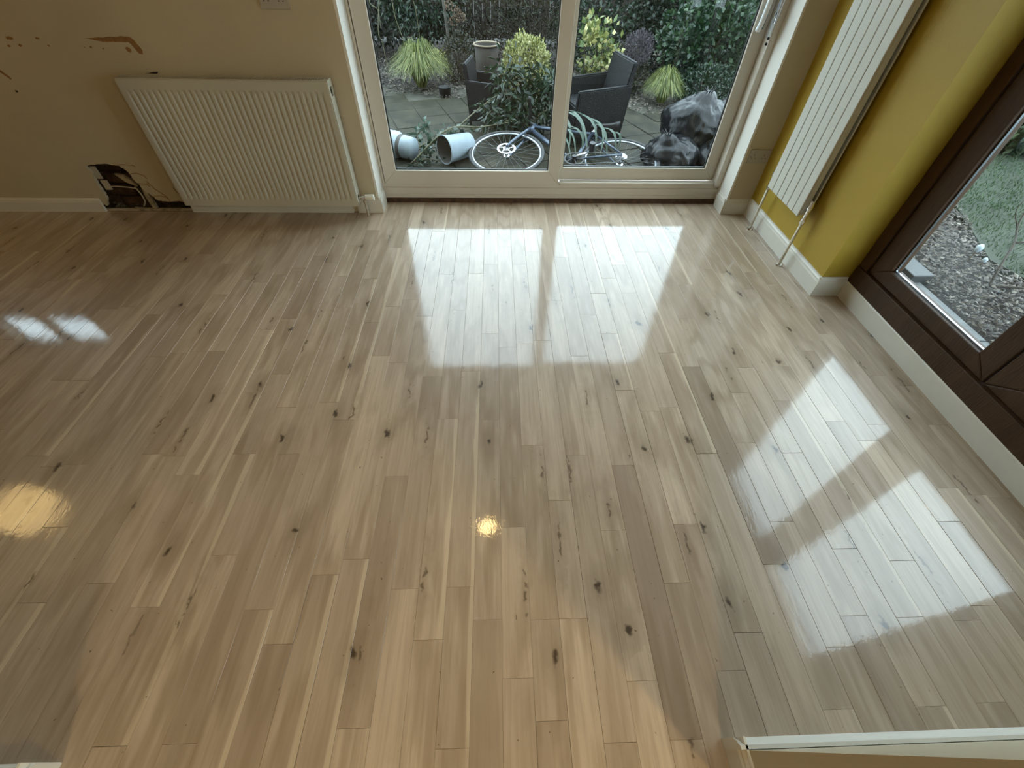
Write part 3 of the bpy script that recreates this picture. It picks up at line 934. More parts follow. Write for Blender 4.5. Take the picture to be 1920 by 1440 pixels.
for yy, zt, bend in ((vy0 - .022, .375, 1), (vy1 + .030, .36, -1)):
    bm = bmesh.new()
    cyl(bm, (1.717, yy + bend * .030, vz0 + .035), (1.717, yy, vz0 + .035), .009, seg=12)
    cyl(bm, (1.717, yy, vz0 - .012), (1.717, yy, vz0 + .052), .0115, seg=16)
    cyl(bm, (1.717, yy, vz0 - .03), (1.717, yy, vz0 - .010), .0135, seg=6)
    cyl(bm, (1.717, yy, vz0 + .052), (1.717, yy, vz0 + .060), .016, seg=16)
    cyl(bm, (1.717, yy, vz0 + .060), (1.717, yy, vz0 + .100), .0145, .012, seg=16)
    obj('valve', bm, M['chrome'], vr, smooth=False)
    bm = bmesh.new()
    cyl(bm, (1.717, yy, .002), (1.717, yy, vz0 - .02), .0078, seg=14)
    obj('pipe', bm, M['valve'], vr, smooth=True)
    bm = bmesh.new()
    cyl(bm, (1.717, yy, .0), (1.717, yy, .010), .019, .016, seg=18)
    obj('pipe_collar', bm, M['chrome'], vr)

# ------------------------------------------------------------------ sockets
def socket(x0, x1, y, z0, z1, label, name='wall_socket', sockets=True):
    r = empty(name, ((x0 + x1) / 2, y, z0))
    tag(r, label, 'socket')
    obj('faceplate', B(x0, x1, y - .009, y - .0002, z0, z1), M['plug'], r, bevel=.003)
    w = (x1 - x0) / 2
    for k in range(2):
        cx = x0 + w * (k + .5)
        if sockets:
            bm = bmesh.new()
            box(bm, cx - .0015, cx + .0015, y - .0095, y - .0088, (z0 + z1) / 2 + .004, (z0 + z1) / 2 + .012)
            for s in (-1, 1):
                box(bm, cx + s * .011 - .004, cx + s * .011 + .004, y - .0095, y - .0088, (z0 + z1) / 2 - .012, (z0 + z1) / 2 - .009)
            obj('pin_holes', bm, M['dark'], r)
            obj('rocker_switch', B(cx - .006, cx + .006, y - .013, y - .009, z1 - .026, z1 - .010), M['plug'], r, bevel=.001)
        else:
            obj('rocker_switch', B(cx - .012, cx + .012, y - .013, y - .009, z0 + .03, z1 - .03), M['plug'], r, bevel=.0015)
        bm = bmesh.new(); cyl(bm, (x0 + .01 if k == 0 else x1 - .01, y - .0095, (z0 + z1) / 2), (x0 + .01 if k == 0 else x1 - .01, y - .009, (z0 + z1) / 2), .003, seg=8)
        obj('screw', bm, M['steel'], r)
    return r
socket(-1.180, -1.034, YW, 1.059, 1.145, 'cream double socket on the wall above the ribbed radiator')
socket(1.630, 1.762, YW - .005, .342, .424, 'cream double socket low on the pier beside the tall radiator')

# ------------------------------------------------------------------ lamps (seen only as reflections in the floor)
def pendant(x, y, z, r, energy, label, shade=None):
    p = empty('pendant_lamp', (x, y, z))
    tag(p, label, 'lamp')
    bm = bmesh.new()
    bmesh.ops.create_uvsphere(bm, u_segments=16, v_segments=10, radius=r, matrix=Matrix.Translation((x, y, z)))
    em = emit_mat('lamp_glow', (1.0, .68, .27), energy / (4 * math.pi ** 2 * r * r) * 1.0)
    obj('bulb', bm, em, p, smooth=True)
    bm = bmesh.new(); cyl(bm, (x, y, z + r), (x, y, z + r + .05), .018, seg=12)
    obj('lamp_holder', bm, M['valve'], p)
    bm = bmesh.new(); cyl(bm, (x, y, z + r + .05), (x, y, ZC - .02), .003, seg=6)
    obj('flex', bm, M['valve'], p)
    bm = bmesh.new(); cyl(bm, (x, y, ZC - .02), (x, y, ZC), .04, seg=16)
    obj('ceiling_rose', bm, M['valve'], p)
pendant(-.11, 1.42, 1.93, .06, E_PEND, 'bare warm bulb hanging over the middle of the oak floor')
pendant(-3.85, 1.62, 1.90, .19, E_LEFT, 'larger warm globe lamp hanging in the left part of the room')
lamp('rear_room_lamp', 'AREA', (-.15, -3.3, 2.36), E_BACK, WARM, .35)
lamp('side_rear_lamp', 'AREA', (1.35, -1.10, 2.36), E_SIDE, WARM, .12)

# ------------------------------------------------------------------ outside ground
G = -0.12
struct('ground_outside', B(-14, 16, 3.20, 18, G - .30, G - .05), M['soil'])
struct('ground_outside.001', B(2.10, 16, -8, 3.20, G - .30, G - .05), M['soil'])
struct('path_bed', B(-4, 3.0, 3.16, 6.6, G - .06, G - .012), M['joint'])
patio = empty('patio', (0, 4.8, G))
tag(patio, kind='structure')
rs = random.Random(3)
th = math.atan2(.325, .946)
ux, uy = math.cos(th), math.sin(th)
vx, vy = uy, -ux
S = .3055
n0 = 1.241
def edge_y(x):     # far edge of the slabs
    return 6.15 if x < -1.2 else (6.05 - .02 * math.sin(x * 4) if x < 1.0 else 6.0 - (x - 1.0) * .62)
cnt = 0
for i in range(-14, 16):
    for j in range(-26, 8):
        # slab centre in rotated frame; long joints at n = n0 + k*S
        nn_ = (n0 + (i + .5) * S)
        m_ = j * S + .5 * S - 5.28
        x = nn_ * ux + m_ * vx
        y = nn_ * uy + m_ * vy
        if y < 3.45 or y > edge_y(x) or x < -2.2 or x > 2.5: continue
        a = S / 2 - .006
        V = []
        tz = rs.uniform(-.002, .003)
        for z, ins in ((G - .03, 0), (G - .004 + tz, 0), (G + tz, .005)):
            for su, sv in ((-1, -1), (1, -1), (1, 1), (-1, 1)):
                p, q = su * (a - ins), sv * (a - ins)
                V.append((x + p * ux + q * vx, y + p * uy + q * vy, z))
        F = [(8, 11, 10, 9)] + [(l + k, l + 4 + k, l + 4 + (k + 1) % 4, l + (k + 1) % 4) for l in (0, 4) for k in range(4)]
        o = mesh_np('slab', V, F, M['slab'], patio, off=patio.location)
        cnt += 1

# pale paving strip by the brown door, and plastic edging
kerb = empty('path_right', (2.5, 1.2, G)); tag(kerb, kind='structure')
yk = -.6
for k, L in enumerate((.75, .75, .75, .75, .6)):
    obj('paving_slab', B(2.11, 2.70, yk + .003, yk + L - .003, G - .03, G), M['kerb'], kerb, bevel=.004)
    yk += L
obj('step_block', B(2.62, 2.76, 2.20, 2.50, G - .03, G + .05), M['wrap'], kerb, bevel=.006)

# bark chips: loose flakes
def flakes(name, poly, n, s0, s1, seed, z=G, m='chips'):
    r = np.random.RandomState(seed)
    xs_, ys_ = [p[0] for p in poly], [p[1] for p in poly]
    pts = []
    def inside(x, y):
        c = False
        for k in range(len(poly)):
            x1, y1 = poly[k]; x2, y2 = poly[k - 1]
            if (y1 > y) != (y2 > y) and x < (x2 - x1) * (y - y1) / (y2 - y1) + x1: c = not c
        return c
    while len(pts) < n:
        x, y = r.uniform(min(xs_), max(xs_)), r.uniform(min(ys_), max(ys_))
        if inside(x, y): pts.append((x, y))
    V, F = [], []
    for x, y in pts:
        s = r.uniform(s0, s1); w = s * r.uniform(.3, .7)
        a = r.uniform(0, 6.283); t1, t2 = r.uniform(-.5, .5, 2)
        e1 = np.array([math.cos(a), math.sin(a), t1]) * s
        e2 = np.array([-math.sin(a), math.cos(a), t2]) * w
        c = np.array([x, y, z + r.uniform(-.005, .022)])
        b0 = len(V)
        V += [c - e1, c - e2 * .8, c + e1, c + e2]
        V.append(c + np.array([0, 0, s * .35]))
        F += [(b0, b0 + 1, b0 + 4), (b0 + 1, b0 + 2, b0 + 4), (b0 + 2, b0 + 3, b0 + 4), (b0 + 3, b0, b0 + 4)]
    return mesh_np(name, V, F, M[m])
bed_r = [(2.70, -.6), (2.72, 2.9), (3.0, 4.2), (4.2, 4.6), (3.62, 3.0), (3.33, 2.45), (3.40, 2.2), (3.9, 1.9), (4.4, 1.2), (4.4, -.6)]
tag(flakes('bark_chips', bed_r, 22000, .007, .022, 1), 'brown and pale bark chips bed beyond the brown glazed door', 'bark chips', kind='stuff')
bed_b = [(-2.6, 6.1), (-1.0, 6.16), (-.7, 5.98), (-.2, 6.05), (1.0, 5.98), (1.45, 5.70), (1.75, 5.50), (2.0, 5.36), (2.6, 4.9), (4.5, 5.5), (4.5, 8.5), (-2.6, 9.0)]
tag(flakes('bark_mulch', bed_b, 22000, .009, .028, 2), 'brown mulch bed behind the patio slabs under the shrubs', 'bark chips', kind='stuff')

# lawn: moss-green ground and short blades
lawn_poly = [(3.36, 2.45), (3.62, 3.02), (4.25, 4.6), (5.2, 8.2), (12, 9), (12, -1), (4.45, -1), (4.45, 1.2), (3.95, 1.93), (3.42, 2.22)]
bm = bmesh.new(); prism(bm, lawn_poly, 'z', G - .04, G + .006)
struct('lawn_ground', bm, M['lawn_soil'])
r = np.random.RandomState(9)
V, F = [], []
while len(F) < 42000:
    x = 3.4 + abs(r.normal(0, 2.2)); y = r.uniform(-.5, 8.0)
    if x < 3.4 + max(0, (y - 2.4)) * .33 + max(0, 2.2 - y) * .75: continue
    h = r.uniform(.015, .04); a = r.uniform(0, 6.28); lx, ly = r.uniform(-.02, .02, 2)
    b0 = len(V); w = .004
    V += [(x - w * math.cos(a), y - w * math.sin(a), G + .004), (x + w * math.cos(a), y + w * math.sin(a), G + .004), (x + lx, y + ly, G + h)]
    F.append((b0, b0 + 1, b0 + 2))
tag(mesh_np('lawn_grass', V, F, M['lawn']), 'short green lawn grass beyond the bark chips', 'grass', kind='stuff')

# ------------------------------------------------------------------ foliage tools
def leaves(n, cen, rad, L, wid, seed, shell=.35, droop=.3, fold=.25, zmin=None, kind='ell', updir=.4, cluster=0):
    """pointed leaves scattered through an ellipsoid (kind 'ell') or box ('box'); returns verts, faces"""
    r = np.random.RandomState(seed)
    V, F = [], []
    cen = np.array(cen, float); rad = np.array(rad, float)
    cl = None
    if cluster:
        cl = r.normal(size=(cluster, 3)); cl /= np.linalg.norm(cl, axis=1)[:, None]
        cl *= r.uniform(.45, .95, (cluster, 1))
    i = 0
    while i < n:
        if kind == 'ell':
            d = r.normal(size=3); d /= np.linalg.norm(d)
            if cl is not None:
                d2 = cl[r.randint(cluster)] + r.normal(size=3) * .17
                if np.linalg.norm(d2) > 1.05: continue
                p = cen + d2 * rad
                d = d2 / (np.linalg.norm(d2) + 1e-6)
            else:
                k = (r.uniform(shell, 1)) ** .5
                k *= 1 + .12 * math.sin(d[0] * 7 + seed) * math.cos(d[2] * 6 + d[1] * 5)
                p = cen + d * rad * k
        else:
            p = cen + r.uniform(-1, 1, 3) * rad
            d = np.array([r.uniform(-.6, .6), -1.0, r.uniform(-.3, .8)]); d /= np.linalg.norm(d)
        if zmin is not None and p[2] < zmin: continue
        i += 1
        ax = d * .6 + r.normal(size=3) * .55 + np.array([0, 0, updir - droop * r.uniform(0, 2)])
        ax /= np.linalg.norm(ax)
        sd = np.cross(ax, r.normal(size=3)); sd /= (np.linalg.norm(sd) + 1e-9)
        nr = np.cross(ax, sd)
        l = L * r.uniform(.65, 1.25); w = wid * r.uniform(.7, 1.2)
        b0 = len(V)
        V += [p, p + ax * l * .45 + sd * w + nr * w * fold, p + ax * l, p + ax * l * .45 - sd * w + nr * w * fold]
        F += [(b0, b0 + 1, b0 + 2), (b0, b0 + 2, b0 + 3)]
    return V, F

def stems(bm, base, tips, r=.006, seg=5):
    for tp in tips:
        b_ = Vector(base); t_ = Vector(tp)
        m_ = (b_ + t_) / 2 + Vector((random.uniform(-.04, .04), random.uniform(-.04, .04), .03))
        tube(bm, bez([b_, m_, t_], 4), r, seg, taper=.4)

def shrub(name, label, cat, cen, rad, n, L, wid, m, seed, stem_m='wood', group=None, nst=7, **k):
    base = (cen[0], cen[1], G)
    root = empty(name, base)
    tag(root, label, cat, group)
    V, F = leaves(n, cen, rad, L, wid, seed, **k)
    o = mesh_np('foliage', V, F, M[m], root, off=base)
    o['kind'] = 'stuff'
    bm = bmesh.new()
    rr = random.Random(seed)
    tips = [(cen[0] + rad[0] * rr.uniform(-.6, .6), cen[1] + rad[1] * rr.uniform(-.6, .6), cen[2] + rad[2] * rr.uniform(-.1, .6)) for _ in range(nst)]
    stems(bm, base, tips, max(.004, rad[0] * .025))
    obj('stems', bm, M[stem_m], root)
    return root

def grass_clump(name, label, x, y, R0, H, n, seed):
    base = (x, y, G)
    root = empty(name, base)
    tag(root, label, 'grass plant')
    r = np.random.RandomState(seed)
    V, F = [], []
    for i in range(n):
        a = r.uniform(0, 6.283); out = R0 * (r.uniform(.10, 1.0) ** .75) ; h = H * (1.12 - .42 * (out / R0) ** 2) * r.uniform(.7, 1.15)
        dx, dy = math.cos(a), math.sin(a)
        w = .0035
        b0 = len(V)
        sx, sy = -dy * w, dx * w
        for t in (0, .3, .6, .85, 1.0):
            px = x + dx * (.03 + out * t ** 1.05); py = y + dy * (.03 + out * t ** 1.05)
            pz = G + h * (2.9 * t - 2.3 * t * t) * (1 if t < .8 else .97)
            ww = 1 - .85 * t
            V += [(px - sx * ww, py - sy * ww, pz), (px + sx * ww, py + sy * ww, pz)]
        for k in range(4):
            F.append((b0 + 2 * k, b0 + 2 * k + 1, b0 + 2 * k + 3, b0 + 2 * k + 2))
    o = mesh_np('blades', V, F, M['blade'], root, off=base)
    o['kind'] = 'stuff'
    bm = bmesh.new(); bmesh.ops.create_uvsphere(bm, u_segments=12, v_segments=8, radius=.05, matrix=Matrix.Translation((x, y, G + .01)) @ Matrix.Diagonal((1, 1, .5, 1)))
    obj('crown', bm, M['wood'], root)

# ------------------------------------------------------------------ garden: boundary fence and hedges
fen = empty('garden_fence', (0, 9.6, G))
tag(fen, 'dark weathered board fence behind the garden shrubs', 'fence')
x = -5.0
rf = random.Random(8)
while x < 4.6:
    w = .145
    bm = B(x, x + w - .006, 9.60, 9.62 + rf.uniform(0, .01), G, 1.55 + rf.uniform(-.01, .01))
    obj('fence_board', bm, M['fence'], fen)
    x += w
for px_ in (-4.2, -2.4, -.6, 1.2, 3.0):
    obj('fence_post', B(px_ - .05, px_ + .05, 9.5, 9.59, G, 1.6), M['fence'], fen)
obj('fence_rail', B(-5, 4.6, 9.56, 9.60, .9, .98), M['fence'], fen)

shrub('hedge_shrub', 'dark green leafy shrub at the far left of the garden', 'shrub', (-2.0, 8.3, .75), (1.0, .6, .95), 6500, .075, .020, 'deep', 21, droop=.5, zmin=.0)
shrub('hedge_shrub', 'mid green drooping shrub behind the left grass clump', 'shrub', (-1.0, 7.7, .85), (.62, .5, .80), 5200, .065, .017, 'laurel', 22, droop=.6, zmin=.1)
shrub('hedge_shrub', 'olive brown twiggy shrub behind the round rimmed pot', 'shrub', (-.15, 7.9, .60), (.60, .5, .72), 4200, .05, .012, 'brownleaf', 23, zmin=G)
shrub('hedge_shrub', 'tall olive feathery shrub behind the golden bush', 'shrub', (.62, 7.6, .65), (.52, .5, .78), 6200, .06, .008, 'brownleaf', 24, updir=.9, zmin=G)
shrub('hedge_shrub', 'dark evergreen shrub behind the yellow green potted bush', 'shrub', (1.62, 7.7, .75), (.85, .6, .95), 7000, .07, .020, 'laurel', 25, zmin=G)
shrub('hedge_shrub', 'near black evergreen shrub left of the ivy mound', 'shrub', (2.35, 7.3, .35), (.55, .5, .75), 3800, .05, .018, 'deep', 26, zmin=G)
shrub('ivy_mound', 'broad mound of round leaved ivy behind the refuse sacks', 'ivy', (2.75, 6.55, .42), (.72, .55, .62), 5200, .062, .026, 'ivy', 27, zmin=G, shell=.5, cluster=60)
shrub('ivy_mound', 'tall ivy growth at the top right of the sliding door view', 'ivy', (3.3, 7.6, .85), (.9, .6, .85), 6200, .07, .026, 'ivy', 28, zmin=G, cluster=70)
shrub('feathery_shrub', 'fine feathery green shrub beside the right door jamb', 'shrub', (3.35, 6.1, .25), (.5, .45, .5), 8000, .09, .004, 'feather', 29, zmin=G, updir=.2)
shrub('low_shrub', 'low small leaved dark shrub right of the little grass clump', 'shrub', (2.52, 5.95, .02), (.36, .3, .24), 2600, .035, .012, 'laurel', 30, zmin=G)
shrub('low_shrub', 'low dark shrub on the mulch beyond the rattan chair', 'shrub', (1.55, 6.35, .08), (.35, .3, .30), 2600, .04, .011, 'brownleaf', 31, zmin=G)
shrub('low_shrub', 'sparse low shrub beside the left grass clump', 'shrub', (-.45, 6.75, .10), (.26, .22, .30), 2000, .035, .009, 'brownleaf', 33, zmin=G)
shrub('heather', 'purple grey heather beside the rattan chair back', 'shrub', (1.66, 6.15, .36), (.17, .15, .17), 2600, .03, .004, 'heather', 32, updir=.7)
shrub('golden_bush', 'bright golden leaved rounded bush left of the centre stile', 'shrub', (.315, 5.35, .31), (.25, .23, .29), 4600, .032, .009, 'gold', 41, shell=.55, updir=.8, zmin=.0)
shrub('sprig_plant', 'small bright yellow sprig behind the left grass clump', 'plant', (-.72, 6.75, .14), (.10, .08, .08), 160, .035, .011, 'gold', 43, updir=.8, nst=4)
shrub('far_hedge', 'leafy hedge at the far side of the lawn', 'hedge', (8.3, 5.6, .55), (1.6, 3.2, .9), 12000, .12, .035, 'lime', 51, zmin=G)
shrub('lawn_shrub', 'light green bush standing at the edge of the lawn', 'shrub', (5.35, 4.75, .10), (.8, .55, .36), 5200, .10, .028, 'feather', 52, zmin=G)
grass_clump('grass_clump', 'large yellow green arching grass clump on the left of the patio', -.93, 6.38, .42, .46, 1700, 61)
grass_clump('grass_clump', 'small yellow grass clump on the mulch behind the refuse sacks', 1.98, 5.86, .27, .34, 1100, 62)

# pot with yellow-green bush behind the rattan chair
root = shrub('potted_bush', 'yellow green large leaved bush in a dark pot right of the centre stile', 'shrub', (1.01, 5.30, .50), (.25, .20, .27), 480, .062, .024, 'lime', 42, updir=.6, cluster=26, nst=12)
bm = bmesh.new(); lathe(bm, [(.10, G), (.135, G + .26), (.15, G + .26), (.15, G + .29), (.125, G + .29), (.12, G + .25)], Matrix.Translation((1.01, 5.30, 0)))
obj('pot', bm, M['wrap'], root, smooth=True)
bm = bmesh.new(); cyl(bm, (1.01, 5.30, G + .2), (1.01, 5.30, G + .255), .12, seg=24)
obj('soil', bm, M['soil'], root)

# dead hydrangea heads, pale trunk, bare hanging canes
dh = empty('dead_flowers', (-.52, 6.9, G)); tag(dh, 'brown faded flower heads on bare stalks beside the pale trunk', 'plant')
for k, (dx, dz) in enumerate(((0, .47), (.05, .56), (-.04, .62), (.09, .50))):
    V, F = leaves(110, (-.52 + dx, 6.9, dz), (.06, .05, .05), .02, .009, 70 + k)
    mesh_np('flower_head', V, F, M['dead'], dh, off=dh.location)
    bm = bmesh.new(); tube(bm, bez([(-.5, 6.9, G), (-.51 + dx * .5, 6.88, dz * .5), (-.52 + dx, 6.9, dz)], 4), .004, 5)
    obj('stalk', bm, M['wood'], dh)
tr = empty('young_tree', (-.62, 7.0, G)); tag(tr, 'slim pale grey trunk rising between the shrubs', 'tree')
bm = bmesh.new(); tube(bm, bez([(-.62, 7.0, G), (-.61, 7.0, .3), (-.64, 7.0, .7), (-.66, 7.02, 1.2), (-.62, 7.0, 1.9)], 5), .022, 8, taper=.6)
obj('trunk', bm, M['paletrunk'], tr, smooth=True)
bm = bmesh.new()
for z0, dx, dz in ((.8, .5, .3), (1.1, -.5, .3), (1.3, .4, .4), (1.6, -.3, .35)):
    tube(bm, bez([(-.64, 7.0, z0), (-.64 + dx * .6, 7.0, z0 + dz * .8), (-.64 + dx, 6.95, z0 + dz)], 4), .008, 5, taper=.4)
obj('branches', bm, M['paletrunk'], tr)
V, F = leaves(900, (-.62, 7.0, 1.9), (.6, .5, .4), .05, .014, 77)
mesh_np('foliage', V, F, M['laurel'], tr, off=tr.location)['kind'] = 'stuff'
for k, pts in enumerate(([(-1.30, 6.5, .95), (-1.42, 6.45, .70), (-1.34, 6.45, .62), (-1.34, 6.45, .46)], [(-1.13, 6.5, .95), (-1.16, 6.45, .62), (-1.11, 6.45, .40), (-1.02, 6.4, .10)],
                         [(-.95, 6.6, .95), (-.93, 6.6, .6), (-.92, 6.6, .35)], [(-1.36, 6.5, .55), (-1.36, 6.5, .3), (-1.34, 6.5, .02)])):
    bm = bmesh.new()
    tube(bm, bez([(pts[0][0] + .3, 6.9, 1.7)] + pts, 5), .0055, 5, taper=.6)
    o = obj('bare_cane', bm, M['stem'])
    tag(o, ['bent bare cane nearest the left jamb', 'long bare cane hanging down to the left grass clump', 'straight bare cane over the left grass clump', 'short bare cane end low beside the purple planter'][k], 'cane')

# small things standing on the patio edge
pp = obj('purple_planter', (lambda bm: (lathe(bm, [(.001, G), (.10, G), (.13, G + .24), (.14, G + .25), (.12, G + .25), (.11, G + .2), (.001, G + .2)], Matrix.Translation((-1.66, 6.75, 0)), 24), bm)[1])(bmesh.new()), M['pinkpot'], smooth=True)
tag(pp, 'purple plant pot at the far left edge of the patio', 'pot')
bp_ = obj('low_black_pot', (lambda bm: (lathe(bm, [(.001, G), (.065, G), (.075, G + .09), (.08, G + .095), (.068, G + .095), (.06, G + .06), (.001, G + .06)], Matrix.Translation((-.62, 6.10, 0)), 24), bm)[1])(bmesh.new()), M['wrap'], smooth=True)
tag(bp_, 'small black pot lying at the edge of the mulch', 'pot')
tp = empty('tall_pot', (-.10, 6.0, G)); tag(tp, 'tall dark pot with a pale round rim behind the left rattan chair', 'pot')
bm = bmesh.new(); lathe(bm, [(.001, G), (.12, G), (.15, .2), (.165, .395), (.160, .396), (.145, .2), (.12, .1), (.001, .1)], Matrix.Translation((-.10, 6.0, 0)) @ Matrix.Diagonal((.82, .82, 1, 1)), 32)
obj('body', bm, M['terra'], tp, smooth=True)
bm = bmesh.new(); lathe(bm, [(.163, .395), (.178, .397), (.182, .404), (.178, .412), (.168, .412), (.163, .404)], Matrix.Translation((-.10, 6.0, 0)) @ Matrix.Diagonal((.82, .82, 1, 1)), 32)
obj('rim', bm, M['rimpot'], tp, smooth=True)
gp = obj('grey_planter', (lambda bm: (box(bm, -.02, .18, 5.55, 5.75, G, .12), box(bm, -.03, .19, 5.54, 5.76, .12, .145), bm)[2])(bmesh.new()), M['greypot'], bevel=.004)
tag(gp, 'square grey planter between the tall pot and the golden bush', 'planter')

# ------------------------------------------------------------------ rattan tub chairs
def rattan_chair(cx, cy, rot, label, hs=.82, sc=.9):
    root = empty('rattan_chair', (cx, cy, G))
    root.rotation_euler = (0, 0, rot)
    root.scale = (sc, sc, hs)
    tag(root, label, 'chair', 'black rattan garden chairs')
    def ob(name, bm, m, **k):
        me = bpy.data.meshes.new(name)
        if k.get('bevel'): bmesh.ops.bevel(bm, geom=[e for e in bm.edges if e.calc_face_angle(0) > .6], offset=k['bevel'], segments=2, affect='EDGES')
        bm.to_mesh(me); bm.free(); me.materials.append(m)
        o = bpy.data.objects.new(name, me); COL.objects.link(o); o.parent = root
        return o
    ob('seat', B(-.27, .24, -.23, .23, .30, .40), M['rattan'], bevel=.015)
    bm = bmesh.new(); prism(bm, [(.20, .38), (.27, .38), (.33, .80), (.28, .80)], 'y', -.27, .27)
    ob('backrest', bm, M['rattan'], bevel=.012)
    for s in (-1, 1):
        bm = bmesh.new()
        prism(bm, [(-.30, .10), (.25, .06), (.30, .60), (-.27, .56)], 'y', s * .27 - .03, s * .27 + .03)
        ob('armrest', bm, M['rattan'], bevel=.012)
    bm = bmesh.new(); box(bm, -.29, -.25, -.24, .24, .10, .30)
    ob('front_apron', bm, M['rattan'])
    for sx, sy in ((-1, -1), (-1, 1), (1, -1), (1, 1)):
        bm = bmesh.new(); cyl(bm, (sx * .25, sy * .26, 0), (sx * .25, sy * .26, .12), .016, .022, seg=10)
        ob('leg', bm, M['black'])
rattan_chair(.93, 4.74, R(12), 'black rattan tub chair right of the centre stile, turned to the left')
rattan_chair(-.06, 5.22, R(170), 'black rattan tub chair half hidden behind the cut branches', .66, .72)

# ------------------------------------------------------------------ refuse sacks
def sack(c, rad, seed, neck, label):
    root = empty('refuse_sack', (c[0], c[1], G))
    tag(root, label, 'bin bag', 'black refuse sacks by the door')
    bm = bmesh.new()
    bmesh.ops.create_icosphere(bm, subdivisions=5, radius=1.0)
    from mathutils import noise
    nd = Vector(neck).normalized()
    for v in bm.verts:
        d = v.co.normalized()
        k = 1 + .12 * noise.noise(d * 1.6 + Vector((seed, 0, 0)))
        q = noise.noise(d * 3.3 + Vector((0, seed, 0)))
        k += .035 * (1 - abs(q) * 3)
        # folds radiating from the knotted neck
        al = d.dot(nd)
        t1 = nd.orthogonal().normalized(); t2 = nd.cross(t1)
        ang = math.atan2(d.dot(t1), d.dot(t2))
        w = max(0, al) ** 1.5
        k += w * .055 * abs(math.sin(ang * 6.5 + 2 * noise.noise(d * 3))) + w * .03 * abs(math.sin(ang * 11.5 + seed)) + .018 * abs(noise.noise(Vector((ang * 5, al * 2, seed)))) 
        k += .022 * noise.noise(Vector((d.x * 9, d.y * 9, d.z * 3 + seed)))
        if al > .93: k += (al - .93) * 3.2
        p = Vector((d.x * rad[0], d.y * rad[1], d.z * rad[2])) * k + Vector(c)
        if p.z < G + .004: p.z = G + .004 + (p.z - G) * .04
        if p.z < G + .002: p.z = G + .002
        v.co = p
    o = obj('sack_body', bm, M['bag'], root, smooth=True)
    bm = bmesh.new()
    tip = Vector(c) + Vector((nd.x * rad[0], nd.y * rad[1], nd.z * rad[2])) * 1.12
    for k in range(7):
        a = k * .9
        tube(bm, [tip - nd * .03, tip + nd * .03 + Vector((math.cos(a), math.sin(a), .3)) * .02, tip + nd * .06 + Vector((math.cos(a), math.sin(a), .2)) * .05], .008, 5, taper=.4)
    obj('knot', bm, M['bag'], root, smooth=True)
sack((1.80, 4.28, .13), (.30, .27, .21), 3.1, (.1, -.1, 1), 'large black refuse sack on top of the pile by the right jamb')
sack((1.55, 3.98, -.02), (.24, .22, .15), 7.7, (-.3, -.2, .9), 'lower black refuse sack at the front left of the pile')
sack((2.02, 3.85, .0), (.27, .26, .17), 12.3, (.3, .3, .9), 'lower black refuse sack against the right jamb')
sack((2.25, 4.55, .06), (.28, .26, .20), 17.9, (.3, .5, .9), 'black refuse sack at the back of the pile')

# ------------------------------------------------------------------ buckets
def bucket(a, b_, r0, r1, label, ridges):
    a = Vector(a); b_ = Vector(b_)
    root = empty('white_bucket', a); tag(root, label, 'bucket', 'white buckets lying on the patio')
    m_, L = frame_to(a, b_)
    T = Matrix.Translation(a) @ m_
    bm = bmesh.new()
    pr = [(.001, 0), (r0, 0)]
    if ridges: pr += [(r0 + (r1 - r0) * .2, L * .5), (r1 + .003, L * .62), (r1, L * .64), (r1, L * .74), (r1 + .004, L * .76), (r1, L * .78)]
    pr += [(r1, L), (r1 + .006, L), (r1 + .006, L - .008)]
    lathe(bm, pr, T, 32)
    obj('bucket_body', bm, M['bucket'], root, smooth=True)
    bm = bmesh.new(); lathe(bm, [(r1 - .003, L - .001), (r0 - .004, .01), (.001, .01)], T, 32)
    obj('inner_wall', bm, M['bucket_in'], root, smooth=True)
bucket((-.245, 4.20, G + .105), (-.46, 4.02, G + .118), .095, .112, 'white bucket lying with its open end to the left beside the wheel', False)
bucket((-.74, 4.10, G + .095), (-.98, 4.20, G + .113), .09, .108, 'white ridged bucket lying against the left jamb', True)

# ------------------------------------------------------------------ bicycle lying on its side
bk = empty('bicycle', (.09, 4.02, -.02))
tag(bk, 'blue grey bicycle lying on its side outside the sliding door', 'bicycle')
ex = Vector((.985, -.17, 0)); tl = R(11)
eh0 = Vector((.17, .985, 0)); eh = eh0 * math.cos(tl) + Vector((0, 0, math.sin(tl)))
en = ex.cross(eh).normalized()
bo = Vector((.09, 4.02, -.02))
P = lambda u, h, s=0: bo + ex * u + eh * h + en * s
def ring(bm, c, r0, tr_, seg=48, sg=8, flat=1.0):
    pts = []
    rows = []
    for i in range(seg):
        a = 2 * math.pi * i / seg
        d = ex * math.cos(a) + eh * math.sin(a)
        rows.append([bm.verts.new(c + d * (r0 + tr_ * math.cos(2 * math.pi * k / sg)) + en * tr_ * flat * math.sin(2 * math.pi * k / sg)) for k in range(sg)])
    for i in range(seg):
        a, b_ = rows[i], rows[(i + 1) % seg]
        for k in range(sg):
            bm.faces.new((a[k], a[(k + 1) % sg], b_[(k + 1) % sg], b_[k]))
    bmesh.ops.recalc_face_normals(bm, faces=bm.faces)
